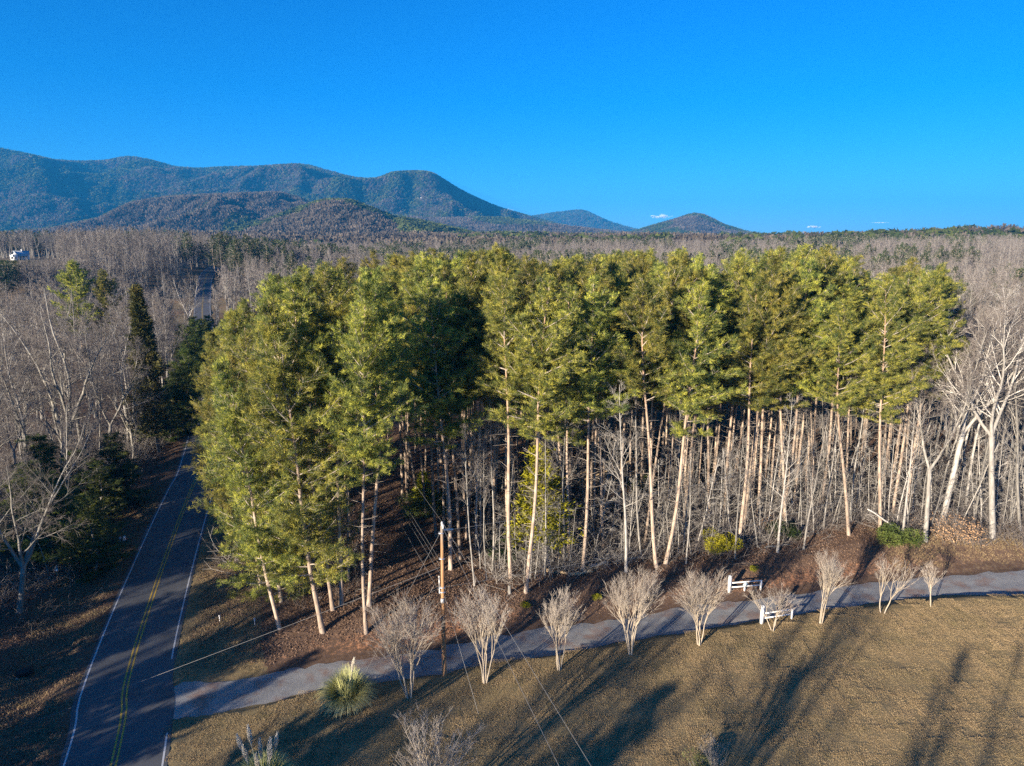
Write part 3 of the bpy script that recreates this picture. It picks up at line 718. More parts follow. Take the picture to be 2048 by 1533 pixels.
def build_cone(seed, H=22., width=4.2, mat=None, n=900, c0=.12, blade=(.3,.7), droop=-.1, dens=12, wb=(.10,.20)):
    """spruce / juniper like evergreen"""
    R = random.Random(seed); rs = np.random.RandomState(seed); g = Geo(); tw = Twigs()
    g.tube([(0,0,-.3),(0.05,0,H*.5),(0,0,H)], [H*.011, H*.007, .02], 8)
    sp = []
    for k in range(n):
        f = c0+(1-c0)*R.random()**.9; a = R.uniform(0, 6.28); L = width*(1.03-f)/(1-c0)*R.uniform(.55, 1.12)*(.75+.35*math.sin(a*3+f*20))
        d = Vector((math.cos(a), math.sin(a), droop+.5*f)).normalized(); p0 = Vector((0,0,f*H)); e = p0+d*L
        if k % 3 == 0: tw.path([tuple(p0), tuple(e)], [.035, .008])
        q = R.uniform(.45, 1); sp.append((*(p0.lerp(e, q)), *d)); sp.append((*e, *d))
    A = np.array(sp); K = dens; c = np.repeat(A[:,:3], K, 0)+rs.randn(len(A)*K, 3)*.22; dd_ = np.repeat(A[:,3:6], K, 0)
    d = dd_*.8+rs.randn(len(c), 3)*.45+np.array([0,0,-.02]); d /= np.linalg.norm(d, axis=1)[:,None]
    L = rs.uniform(*blade, len(c))[:,None]; s = np.cross(d, rs.randn(len(c), 3)); s /= np.linalg.norm(s, axis=1)[:,None]; s *= rs.uniform(*wb, len(c))[:,None]*.5
    v = np.stack([c-s, c+s, c+d*L], 1).reshape(-1, 3)
    return dict(H=H, parts=[('trunk', g.mesh('trunk', M_hard_bark, True)), ('limbs', tw.mesh('limbs', M_hard_bark, 3)), ('foliage', fast_mesh('foliage', v, np.arange(len(v)).reshape(-1, 3), mat or M_spruce))])

def build_bush(seed, W=2.0, H=1.8, mat=None, n=2600, leaf=(.10,.2), stems=9):
    R = random.Random(seed); rs = np.random.RandomState(seed); tw = Twigs(); sp = []
    lob = [(rs.randn(3)*np.array([.42,.42,.22])*np.array([W/2, W/2, H/2]), rs.uniform(.35, .6)) for _ in range(9)]
    for k in range(stems):
        a = R.uniform(0, 6.28); p, r, _ = limb(R, (0,0,-.1), Vector((math.cos(a)*.5, math.sin(a)*.5, 1)).normalized(), H*.85, .03, .008, 4, .2, .02); tw.path(p, r)
    for k in range(n):
        c0_, rr = lob[rs.randint(len(lob))]; d = rs.randn(3); d /= np.linalg.norm(d)
        p = c0_+d*rr*np.array([W/2, W/2, H/2])*rs.uniform(.75, 1.12)+np.array([0,0,H*.52])
        if p[2] < .05: continue
        sp.append((*p, *d))
    A = np.array(sp); K = 2; c = np.repeat(A[:,:3], K, 0)+rs.randn(len(A)*K, 3)*.05; d = np.repeat(A[:,3:6], K, 0)+rs.randn(len(A)*K, 3)*.7+np.array([0,0,.3]); d /= np.linalg.norm(d, axis=1)[:,None]
    L = rs.uniform(*leaf, len(c))[:,None]; s = np.cross(d, rs.randn(len(c), 3)); s /= np.linalg.norm(s, axis=1)[:,None]; s = s*L*.24
    v = np.stack([c, c+d*L*.5-s, c+d*L, c+d*L*.5+s], 1).reshape(-1, 3)
    return dict(H=H, parts=[('stems', tw.mesh('stems', M_hard_bark, 3)), ('foliage', fast_mesh('foliage', v, np.arange(len(v)).reshape(-1, 4), mat or M_holly))])

def plant(kind, spec, name, loc, label, cat, group, scale=1.0, spin=0.0, lean=None, sxy=1.0):
    """an Empty at the foot of the tree with copies of its parts (mesh data shared)"""
    o_ = link(name, None, None, loc, label, cat, group)
    q = Quaternion((0,0,1), spin)
    if lean is not None: q = Vector((0,0,1)).rotation_difference(lean.normalized()) @ q
    o_.rotation_mode = 'QUATERNION'; o_.rotation_quaternion = q; o_.scale = (scale*sxy, scale*sxy, scale)
    for pn, me_ in spec['parts']: link(pn, me_, o_)
    return o_

# ---- variants
PINES = [build_pine(1, 27, .53, 3.6, 4900), build_pine(2, 27, .57, 3.2, 4400), build_pine(3, 27, .45, 3.7, 5200), build_pine(4, 27, .61, 3.5, 4300), build_pine(5, 27, .55, 3.5, 4700), build_pine(6, 27, .50, 3.9, 5000)]
EDGE = [build_pine(11, 22, .18, 3.9, 5600, stubs=10, r0=.17), build_pine(12, 22, .10, 4.3, 6100, stubs=8, r0=.17), build_pine(13, 22, .26, 4.0, 6000, stubs=12, r0=.17), build_pine(14, 22, .03, 4.6, 7400, stubs=4, r0=.16)]
HARD = [build_bare(21, 20, .42, .20, .13), build_bare(22, 20, .30, .24, .14), build_bare(23, 20, .50, .18, .11), build_bare(24, 20, .35, .22, .16, barkm=M_white_bark, twigm=M_pale_twig)]
M_grey_bark = bark('grey_lichen_bark', [(.3,(.12,.11,.095)),(.55,(.27,.25,.215)),(.75,(.42,.40,.35))])
BIG = [build_bare(31, 24, .3, .30, .24, (34,9,6,3), M_white_bark, M_twig, fork=(.42, 3), fine=.012), build_bare(32, 22, .28, .34, .28, (30,8,6,3), M_grey_bark, M_twig, (40,70), fork=(.25, 4), fine=.012), build_bare(33, 23, .3, .28, .22, (28,8,6,3), M_hard_bark, M_twig, fork=(.35, 2), fine=.012)]
SAP = [build_bare(41, 9, .25, .20, .045, (12,4,3,1), M_white_bark, M_pale_twig, (35,70), .03, fine=.006, wig=.2), build_bare(42, 9, .2, .26, .05, (16,5,3,1), M_hard_bark, M_twig, (45,80), .02, fine=.006, wig=.22), build_bare(43, 9, .3, .22, .04, (11,4,3,2), M_hard_bark, M_pale_twig, (40,75), .03, fine=.006, wig=.2)]
MID = [build_bare(51+k, 18, .3, .26, .16, (15,6,4,2), M_hard_bark, M_twig, fine=.02, fork=((.4, 2) if k % 2 else None)) for k in range(4)]

# ------------------------------------------------------------------ landmarks used for telling look-alikes apart
LAND = [(30,'left picture edge'),(150,'spreading pale tree'),(250,'roadside mailbox'),(330,'left edge of the road'),(420,'right edge of the road'),(520,'white roadside marker'),(650,'leaning front pine'),(735,'lone straight trunk'),(818,'first crape myrtle'),(889,'utility pole'),(970,'second crape myrtle'),(1050,'holly tree'),(1118,'third crape myrtle'),(1190,'fallen logs'),(1261,'fourth crape myrtle'),(1330,'crossing pair of pines'),(1398,'fifth crape myrtle'),(1450,'yellow holly bush'),(1488,'far white fence'),(1552,'near white fence'),(1641,'seventh crape myrtle'),(1700,'straight orange trunk'),(1765,'eighth crape myrtle'),(1861,'ninth crape myrtle'),(1930,'leafy brown brush'),(1990,'giant pale tree')]
ORD0 = ['front','second','third','fourth','fifth','sixth','seventh','eighth','ninth','tenth','eleventh','twelfth','thirteenth','fourteenth','fifteenth','sixteenth','seventeenth','eighteenth','nineteenth','twentieth','twenty-first','twenty-second','twenty-third','twenty-fourth']
_t = ['','','twenty','thirty','forty','fifty','sixty','seventy','eighty','ninety']; _te = ['','','twentieth','thirtieth','fortieth','fiftieth','sixtieth','seventieth','eightieth','ninetieth']
ORD = ORD0[:19]+[(_te[q//10] if q % 10 == 0 else _t[q//10]+'-'+('first' if q % 10 == 1 else ORD0[q % 10-1])) for q in range(20, 100)]
REG = {}
def reg(o_, kindword, H):
    """remember a look-alike; labelled together once all stand"""
    l = o_.location; px, py = topix(l.x, l.y, l.z+H*.75)
    k = min(range(len(LAND)), key=lambda i_: abs(LAND[i_][0]-px))
    REG.setdefault((kindword, k), []).append((l.y, o_, px))
def label_all():
    for (kw, k), L in REG.items():
        L.sort(key=lambda q: q[0])
        for r, (yy, o_, px) in enumerate(L):
            od = ORD[r] if r < len(ORD) else 'rearmost'
            if r == 0: o_['label'] = '%s, nearest the camera in line with the %s' % (kw, LAND[k][1])
            else: o_['label'] = '%s, %s from the front in line with the %s' % (kw, od, LAND[k][1])

occ = []
def free(x, y, d):
    for a, b_, r in occ:
        if (a-x)**2+(b_-y)**2 < (d+r)**2*.25: return False
    return True
def put(x, y, r): occ.append((x, y, r))

SIL = [(380,720),(400,700),(440,645),(480,605),(540,560),(600,532),(680,515),(740,492),(850,490),(880,500),(960,486),(1040,490),(1120,515),(1200,500),(1330,490),(1380,505),(1450,515),(1520,490),(1600,485),(1680,490),(1720,545),(1800,520),(1880,512),(1910,560),(2100,560)]
R = random.Random(99)
def tree_h(x, y, ground, hmax, extra=0):
    H = hmax
    for _ in range(6):
        px, py = topix(x, y, ground+H); lim = np.interp(px, *zip(*SIL))+extra
        if py < lim: H -= .6*max(1, (lim-py)/FPX*y)
        else: break
    return max(H, 12)

# ---- the trunks one can follow in the photograph: base px, a point higher up on the stem, top, variant, crown
front_pines = [
 ((643,1264),(592,1000),(545,600), 'E', 0, 'leaning pine with bushy crown at the front left corner of the stand'),
 ((665,1222),(634,960),(590,560), 'P', 0, 'slim pine just right of the leaning corner pine'),
 ((681,1210),(655,950),(640,540), 'P', 3, 'slim pine with broken side stubs left of the lone straight trunk'),
 ((735,1212),(736,900),(738,545), 'P', 1, 'lone straight speckled pine trunk at the edge of the shaded clearing'),
 ((901,1140),(884,950),(850,560), 'P', 2, 'pine leaning left just behind the utility pole'),
 ((922,1120),(921,900),(925,590), 'P', 1, 'dark shaded straight pine trunk right of the utility pole'),
 ((1023,1155),(1018,900),(1000,560), 'P', 3, 'tall pine bending left beside the yellow holly tree'),
 ((1053,1187),(1068,950),(1100,560), 'P', 0, 'front pine leaning right across the yellow holly tree'),
 ((1165,1142),(1172,950),(1180,560), 'P', 4, 'grey based pine standing among the fallen logs'),
 ((1183,1040),(1192,850),(1200,545), 'P', 5, 'orange barked pine close behind the fallen logs'),
 ((1315,1135),(1303,880),(1285,560), 'P', 3, 'tall bending pine, left of the crossing pair'),
 ((1331,1128),(1358,900),(1395,570), 'P', 5, 'tall pine leaning right, right of the crossing pair'),
 ((1700,1072),(1697,900),(1690,600), 'P', 1, 'straight orange trunked pine on the mound above the gravel drive'),
 ((1760,1062),(1766,850),(1778,548), 'P', 2, 'thick grey trunked pine behind the round green bush'),
 ((1480,1095),(1497,880),(1515,560), 'P', 4, 'pine with pinkish trunk right of the yellow holly bush'),
 ((812,1005),(810,850),(812,520), 'P', 1, 'thin pine at the back of the shaded clearing'),
 ((805,995),(794,860),(790,515), 'P', 0, 'dark pine at the back left of the shaded clearing'),
 ((560,1205),(554,1000),(535,650), 'E', 3, 'bushy pine filling the lower left corner of the stand'),
 ((530,1135),(520,950),(490,655), 'E', 3, 'low branched pine nearest the road, left of the white roadside marker'),
 ((612,1180),(606,950),(590,600), 'E', 1, 'bushy pine behind the leaning corner pine'),
 ((500,1050),(492,900),(465,655), 'E', 3, 'low branched pine whose sprays hang over the road edge'),
 ((690,985),(686,870),(680,525), 'P', 3, 'sunlit pine between the corner pines and the clearing'),
 ((1570,1068),(1572,900),(1580,560), 'P', 0, 'pine behind the dark evergreen bush at the wood edge'),
 ((1420,1060),(1410,880),(1400,540), 'P', 2, 'pine behind the yellow holly bush'),
]
for (b0, mid, top, fam, vi, lab) in front_pines:
    p = at(*b0); spec = (PINES if fam == 'P' else EDGE)[vi]
    pm = Vector(((mid[0]-1024)/FPX, 0, 0)); u, yy, zz_ = ray(*mid); tq = p.y/yy; pmid = Vector((u*tq, p.y, CAMH+zz_*tq))
    ut, yt, zt_ = ray(*top); tq = p.y/yt; ptop = Vector((ut*tq, p.y, CAMH+zt_*tq))
    ln = (ptop-p); H = ln.length
    H = min(H, 29.5)
    o_ = plant('pine', spec, 'pine_tree', p, lab, 'pine tree', 'pines of the stand', H/spec['H'], R.uniform(0, 6.28), ln+Vector((0, R.uniform(-.4, .4), 0)), R.uniform(1.0, 1.2))
    put(p.x, p.y, 2.2)

# ---- the other pines of the stand
def corridor(x, y):     # power line clearing running back from the pole
    xc = -4.2+(y-43)*(-21.5/58.); return abs(x-xc) < (4.3 if y < 100 else 3.0)
edge_px = [(640,1262),(735,1215),(905,1150),(1053,1190),(1200,1150),(1330,1138),(1480,1118),(1607,1100),(1700,1080),(1850,1090),(1985,1078),(2200,1070)]
edge_g = [P(*q) for q in edge_px]
def front_y(x): return float(np.interp(x, [e.x for e in edge_g], [e.y for e in edge_g]))
cand = []
for _ in range(9000):
    y = R.uniform(47, 150); x = R.uniform(-80, 90); cand.append((x, y))
cand.sort(key=lambda q: q[1]+R.random()*22)
npine = 0; cnt_row = 0
roadx = lambda y: float(np.interp(y, ROAD[:,1], ROAD[:,0]))
for x, y in cand:
    if npine >= 268: break
    if x < roadx(y)+6.2: continue
    if x > .60*(y*CP+6): continue
    if corridor(x, y): continue
    left = x < -4.2+(y-43)*(-21.5/58.)
    if not left and y < front_y(x)+2.5: continue
    if left and y < 47.5: continue
    sp_ = 2.3 if y < 82 else 3.2
    if left: sp_ = 3.7
    if not free(x, y, sp_*1.0+.0): continue
    if y > 85 and not left and R.random() < .25: continue
    if left and topix(x-3.6, y, 12)[0] < 392: continue
    g0 = gz(x, y); edge_t = left and (x-roadx(y) < 11)
    H = tree_h(x, y, g0, R.uniform(25.5, 30) if not edge_t else R.uniform(19, 25), R.uniform(0, 26) if y < 65 else R.uniform(0, 44))
    spec = R.choice(EDGE) if (edge_t or H < 20) else R.choice(PINES)
    if y > 80 and H >= 20: spec = PINES[R.choice((0, 2, 4, 5))]
    ln = Vector((R.gauss(0, .035)-(.06 if edge_t else 0), R.gauss(0, .03), 1))
    o_ = plant('pine', spec, 'pine_tree', (x, y, g0), None, 'pine tree', 'pines of the stand', H/spec['H'], R.uniform(0, 6.28), ln, R.uniform(.82, 1.15) if not left else R.uniform(.78, 1.0))
    reg(o_, 'tall green pine', H); put(x, y, sp_); npine += 1

# ---- pale trees at the right-hand wood edge
hardwoods = [
 ((1985,1078),(1975,560), BIG[0], 'giant pale tree with forked white limbs at the right end of the wood'),
 ((1850,1090),(1885,660), BIG[2], 'pale tree with slanting trunk left of the leafy brown brush'),
 ((1805,1072),(1850,770), HARD[3], 'slender white tree with a side stem behind the round green bush'),
 ((1555,1105),(1585,800), HARD[3], 'slender white tree leaning right above the near white fence'),
 ((1607,1100),(1640,830), HARD[1], 'white stemmed tree at the left foot of the mound'),
 ((1470,1118),(1482,850), HARD[0], 'thin white tree beside the yellow holly bush'),
 ((1252,1145),(1255,760), HARD[3], 'white tree with many spreading twigs left of the crossing pines'),
 ((949,1172),(925,850), HARD[2], 'mottled white stem just right of the utility pole'),
 ((973,1160),(958,880), HARD[2], 'thin pale stem, second right of the utility pole'),
 ((1372,1128),(1380,900), HARD[0], 'thin white stem behind the fifth crape myrtle'),
 ((2040,1062),(2010,620), HARD[1], 'grey tree right of the giant pale tree'),
 ((1930,1030),(1955,640), HARD[3], 'pale tree directly behind the leafy brown brush'),
]
for b0, top, spec, lab in hardwoods:
    p = at(*b0); ut, yt, zt_ = ray(*top); tq = p.y/yt; ptop = Vector((ut*tq, p.y, CAMH+zt_*tq)); ln = ptop-p
    plant('bare', spec, 'bare_tree', p, lab, 'bare tree', 'bare trees of the wood', ln.length/spec['H'], R.uniform(0, 6.28), ln); put(p.x, p.y, 1.6)
# ---- bare trees between and behind the pines
nb = 0
for _ in range(6000):
    if nb >= 135: break
    y = R.uniform(52, 130); x = R.uniform(-10, .80*(y*CP+6)+4)
    if corridor(x, y) or x < -4.2+(y-43)*(-21.5/58.): continue
    if y < front_y(x)+.6: continue
    right = x > .60*(y*CP+6)
    if not right and y > 88: continue
    if not free(x, y, 1.3 if not right else 2.6): continue
    g0 = gz(x, y); H = R.uniform(11, 19) if not right else R.uniform(17, 24)
    if right: H = tree_h(x, y, g0, H, 0)
    spec = R.choice((HARD[:3]*3+HARD[3:]) if (not right or R.random() < .7) else BIG)
    o_ = plant('bare', spec, 'bare_tree', (x, y, g0), None, 'bare tree', 'bare trees of the wood', H/spec['H'], R.uniform(0, 6.28), Vector((R.gauss(0, .07), R.gauss(0, .05), 1)), R.uniform(.9, 1.25))
    reg(o_, 'bare leafless tree', H); put(x, y, 1.0); nb += 1
# ---- saplings along the wood edge
ns_ = 0
for _ in range(6000):
    if ns_ >= 230: break
    x = R.uniform(-3, 62); fy = front_y(x); y = fy+abs(R.gauss(0, 6))-.2
    if corridor(x, y) or not free(x, y, .35) or abs(x) > .78*(y*CP+6)+2: continue
    g0 = gz(x, y); H = R.uniform(3.5, 10.5); spec = R.choice((SAP[0], SAP[1], SAP[1], SAP[2]))
    o_ = plant('sap', spec, 'sapling', (x, y, g0), None, 'sapling', 'saplings at the wood edge', H/9, R.uniform(0, 6.28), Vector((R.gauss(0, .10), R.gauss(0, .08), 1)), R.uniform(.9, 1.5))
    reg(o_, 'thin pale sapling', H); put(x, y, .4); ns_ += 1

# ---- left of the road
left_trees = [
 ((128,965),(130,590), BIG[1], 'M', 'spreading pale tree with thick twisting limbs left of the road', 1.25),
 ((40,1225),(60,850), BIG[1], 'M', 'bare tree with white crooked branches at the left picture edge', 1.1),
 ((215,960),(225,640), BIG[2], 'M', 'bare tree between the spreading pale tree and the tall dark conifer', 1.0),
 ((60,1010),(30,610), BIG[2], 'M', 'bare tree with upright limbs left of the spreading pale tree', 1.0),
 ((262,975),(262,820), HARD[1], 'M', 'small bare tree by the far bend of the road', 1.1),
 ((375,700),(378,545), BIG[0], 'M', 'lone white barked tree in front of the orange field', 1.0),
]
for b0, top, spec, _, lab, sx_ in left_trees:
    p = at(*b0); ut, yt, zt_ = ray(*top); tq = p.y/yt; ptop = Vector((ut*tq, p.y, CAMH+zt_*tq)); ln = ptop-p
    plant('bare', spec, 'bare_tree', p, lab, 'bare tree', 'bare trees left of the road', ln.length/spec['H'], R.uniform(0, 6.28), ln, sx_); put(p.x, p.y, 4)
EV = [build_pine(62, 12, .04, 3.0, 5200, 1.3, stubs=0, r0=.12, nmat=M_shrub, bmat=M_hard_bark), build_pine(64, 22, .08, 4.6, 7500, 1.5, stubs=2, r0=.18, nmat=M_shrub, bmat=M_hard_bark)]
CONE = [build_cone(61, 22, 3.4, M_spruce), EV[0], EV[1]]
p = at(318, 905); plant('c', CONE[0], 'conifer_tree', p, 'tall bronze green conifer beside the far stretch of road', 'conifer', 'conifers left of the road', (z_at(300,577,p.y)-p.z)/22, 1.0, Vector((-.03,0,1)))
PL = build_pine(71, 24, .35, 5.2, 8000, 1.5)
for (px, top, yd, sc, lab) in [(145,527,150,1.0,'round crowned pine rising above the bare trees at the left'),(205,545,152,.85,'smaller dark pine beside the round crowned pine')]:
    u, yy, _ = ray(px, top); x = u/yy*yd; g0 = gz(x, yd); H = z_at(px, top, yd)-g0
    plant('p', PL, 'pine_tree', (x, yd, g0), lab, 'pine tree', 'pines left of the road', H/24, px, None, sc); put(x, yd, 6)
cone_spots = [(95,1020,870,1.0),(150,1030,905,1.1),(205,1045,930,1.0),(250,1010,870,.9),(120,1120,950,1.1),(190,1150,990,.9),(60,1100,930,1.0),(345,880,775,1.1),(372,868,745,1.1),(395,862,700,1.0),(402,800,640,1.0),(388,770,636,.9),(412,742,640,1.1),(428,715,632,1.0),(372,742,650,.9)]
names_ = ['dark low evergreen under the limbs of the spreading pale tree','dark evergreen with drooping sprays below the spreading pale tree','dark evergreen thicket tree nearest the mailbox','dark evergreen between the bare trees and the road','dark evergreen in the shaded hollow at left','small dark evergreen just behind the mailbox','dark evergreen near the left picture edge','shaded evergreen where the road vanishes, leftmost','shaded evergreen where the road vanishes, middle one','shaded evergreen where the road vanishes, rightmost','first evergreen beyond the point where the road vanishes','second evergreen beyond the point where the road vanishes','third evergreen beyond the point where the road vanishes','fourth evergreen beyond the point where the road vanishes','low evergreen below the lone white barked tree']
for k, (bx_, by_, ty_, s_) in enumerate(cone_spots):
    p = at(bx_, by_); H = z_at(bx_, ty_, p.y)-p.z; spec = CONE[1] if H < 15 else CONE[2]
    plant('c', spec, 'evergreen_tree', p, names_[k], 'evergreen tree', 'dark evergreens left of the road', H/spec['H'], k*1.3, None, 1.35*s_*(1 if H > 9 else 1.4)); put(p.x, p.y, 3)
nl = 0
for _ in range(9000):
    if nl >= 165: break
    y = R.uniform(46, 215); x = roadx(y)-R.uniform(9 if y < 110 else 7, 110)
    if x < -.78*(y*CP+6)-1 or not free(x, y, 4.2 if y < 110 else 5.2): continue
    if y < 75 and x > roadx(y)-13: continue
    g0 = gz(x, y); H = R.uniform(13, 20)
    px, py = topix(x, y, g0+H)
    if 345 < px < 430 and py < 640 and y > 150: H *= .55
    if math.hypot(((x+150)*.707-(y-216)*.707)/24, ((x+150)*.707+(y-216)*.707)/62) < 1: H *= .45
    spec = R.choice(MID+[HARD[1], BIG[2]]) if y > 95 else R.choice([HARD[1], HARD[2], BIG[2], BIG[2], BIG[1], BIG[1]])
    o_ = plant('bare', spec, 'bare_tree', (x, y, g0), None, 'bare tree', 'bare trees left of the road', H/spec['H'], R.uniform(0, 6.28), Vector((R.gauss(0, .05), R.gauss(0, .05), 1)), R.uniform(1.0, 1.35))
    reg(o_, 'bare leafless tree', H); put(x, y, 4.5); nl += 1
for k in range(60):
    px_, py_ = R.uniform(-30, 235), R.uniform(985, 1225)
    if px_ > 60+(1225-py_)*.75: continue
    p = at(px_, py_)
    if not free(p.x, p.y, 2.6): continue
    spec = R.choice([HARD[1], HARD[2], BIG[2], SAP[2], HARD[3]]); H = R.uniform(8, 14) if spec is not SAP[2] else R.uniform(5, 9)
    o_ = plant('bare', spec, 'bare_tree', p, None, 'bare tree', 'bare trees left of the road', H/spec['H'], R.uniform(0, 6.28), Vector((R.gauss(0, .1), R.gauss(0, .1), 1)), R.uniform(1.1, 1.6))
    reg(o_, 'low bare tree', H); put(p.x, p.y, 2.4)
# trees behind and beside the camera's left whose shadows cross the road and lawn
shade = [(-36,4,17,1),(-44,-8,18,0),(-33,-14,14,2),(-52,12,19,1),(-60,28,19,2),(-27,-30,14,0),(-64,2,20,0),(-75,22,20,1),(-50,-30,18,2),(-40,-48,19,1),(-22,-58,20,0),(-66,-22,20,2),(-80,-4,21,1),(-58,40,18,0),(-70,46,19,1),(-84,40,20,2),(-36,-70,21,2),(-12,-44,13,1),(-9,7,15,0),(-16,-3,16,2),(-2,2,13,1),(-26,4,14,0),(-30,-4,16,0),(-20,-6,15,0),(-12,-12,16,1),(6,-14,16,2)]
for k, (x, y, H, v) in enumerate(shade):
    spec = (BIG[0], BIG[2], HARD[1])[v]
    plant('bare', spec, 'bare_tree', (x, y, gz(x, y)), 'bare tree beyond the lower left picture edge, %s in the row behind the camera' % ORD[k].replace('front', 'first'), 'bare tree', 'bare trees outside the frame', H/spec['H'], k*2.1, Vector((.03*math.sin(k), .03*math.cos(k), 1)), 1.1)
for k, (x, y, H) in enumerate([(-38,10,5),(-41,16,7),(-44,22,7.5),(-46,28,8),(-54,35,12),(-50,40,11),(-59,44,13),(-55,50,11),(-64,56,13),(-58,20,9),(-66,32,12),(-34,2,6.5),(-30,-8,6),(-70,46,14),(-27,-18,6),(-72,60,14),(-33,24,6),(-36,30,6.5),(-42,36,8),(-25,-4,6),(-38,24,8),(-27,20,7.5),(-18,7,10.5)]):
    plant('c', CONE[2], 'evergreen_tree', (x, y, gz(x, y)), 'low evergreen beyond the left picture edge, %s in the row behind the camera' % ORD[k].replace('front', 'first'), 'evergreen tree', 'evergreens outside the frame', H/22, k, None, 1.9)

# ---- mid-distance forest: nearest trees one by one, the rest as one mass
nm = 0
for _ in range(20000):
    if nm >= 30: break
    y = R.uniform(118, 190); x = R.uniform(.05*y, .80*y)
    if x < .60*(y*CP+6) and y < 150: continue
    if not free(x, y, 6): continue
    g0 = gz(x, y); H = R.uniform(16, 21); spec = R.choice(MID)
    o_ = plant('bare', spec, 'bare_tree', (x, y, g0), None, 'bare tree', 'bare trees of the wood', H/18, R.uniform(0, 6.28), None, R.uniform(1, 1.3))
    reg(o_, 'bare leafless tree', H); put(x, y, 5); nm += 1
MB = [proto('mid_bare_tree.%03d' % k, None) for k in range(4)]
def merged(spec, scale):
    vs_, fs_, n = [], [], 0; mats = []; mi = []
    for k, (pn, me_) in enumerate(spec['parts']):
        v = np.empty(len(me_.vertices)*3, np.float32); me_.vertices.foreach_get('co', v)
        f = np.empty(len(me_.loops), np.int32); me_.loops.foreach_get('vertex_index', f)
        kk = len(me_.loops)//len(me_.polygons); f = f.reshape(-1, kk)
        if kk == 3: f = np.c_[f, f[:,2:]]
        vs_.append(v.reshape(-1, 3)/scale); fs_.append(f+n); n += len(me_.vertices); mats.append(me_.materials[0]); mi += [k]*len(f)
    me2 = bpy.data.meshes.new('tree'); me2.from_pydata(np.vstack(vs_).tolist(), [], [tuple(dict.fromkeys(q)) for q in np.vstack(fs_).tolist()])
    for q in mats: me2.materials.append(q)
    me2.polygons.foreach_set('material_index', np.array(mi, np.int32)); return me2
LOWB = [build_bare(91+k, 18, .28, .27, .17, (14,5,4,1), M_hard_bark, M_twig, fine=.035, fork=((.4, 2) if k % 2 else None)) for k in range(3)]
LOWP = [build_pine(95+k, 20, .35, 3.6, 800, 3.2, stubs=4) for k in range(2)]
mp_ = [proto('mid_bare_tree.%03d' % k, merged(s, 18.)) for k, s in enumerate(LOWB)]+[proto('mid_pine_tree.%03d' % k, merged(s, 20.)) for k, s in enumerate(LOWP)]
rs = np.random.RandomState(5)
def midpts(n, r0, r1, spacing_pow=1.0):
    r = r0+(r1-r0)*rs.rand(n)**spacing_pow; a = rs.uniform(-.69, .69, n); return np.c_[r*np.tan(a)*.98, r]
mpnt = midpts(15000, 118, 620, .72)
x_, y_ = mpnt.T
rd_, _ = seg_dist(x_, y_, ROAD)
okm = (np.abs(rd_) > np.where((y_ > 135) & (y_ < 235), 2.9, 4.5)) & ~((np.hypot((x_+124)*2.6, (y_-252)) < 52)) & ~((np.abs(x_+333) < 20) & (y_ > 405) & (y_ < 448)) & ~((x_ > -70) & (x_ < .60*(y_+6)) & (y_ < 150)) & ~((x_ < -58) & (y_ < 215) & (x_ > -.8*y_-10))
mpnt = mpnt[okm]; x_, y_ = mpnt.T; n = len(mpnt)
gr = fbm(x_/45, y_/45, 301, 3); g_ = (gr > .60) & (rs.rand(n) < .8)
h = np.where(g_, rs.uniform(13, 20, n), rs.uniform(12, 19, n))
pxa = 1024+FPX*x_/(y_*CP+20*SP)
h = np.where((pxa > 340) & (pxa < 440) & (y_ < 300) & (y_ > 120), h*.72, h)
h = np.where((pxa < 125) & (y_ > 200) & (y_ < 445), np.clip(z_at(60, 530, 1.)*0+CAMH-.028*y_-ground_full(x_, y_), 3, 19), h)
h = np.where(np.hypot(((x_+150)*.707-(y_-216)*.707)/24, ((x_+150)*.707+(y_-216)*.707)/62) < 1, h*.42, h)
wd = h*rs.uniform(1.0, 1.5, n)
scatter('distant_woodland', mp_, np.c_[x_, y_, ground_full(x_, y_)-.3], np.c_[np.zeros((n, 2)), rs.rand(n)*6.28], np.c_[wd, wd, h], np.where(g_, 3+rs.randint(0, 2, n), rs.randint(0, 3, n)), 'grey brown leafless woodland with scattered pines beyond the stand')
r = 600+(2300-600)*rs.rand(26000)**.8; a = rs.uniform(-.69, .69, 26000); fx, fy_ = r*np.tan(a)*.98, r; n = len(fx)
gr = fbm(fx/120, fy_/120, 311, 3); g_ = (gr > .66) & (rs.rand(n) < .6); h = rs.uniform(13, 19, n); wd = h*rs.uniform(1.2, 1.9, n)
scatter('far_woodland', far_protos(), np.c_[fx, fy_, ground_full(fx, fy_)-.5], np.c_[np.zeros((n, 2)), rs.rand(n)*6.28], np.c_[wd, wd, h], np.where(g_, 5+rs.randint(0, 3, n), rs.randint(0, 5, n)), 'far valley woodland of bare trees and evergreens')

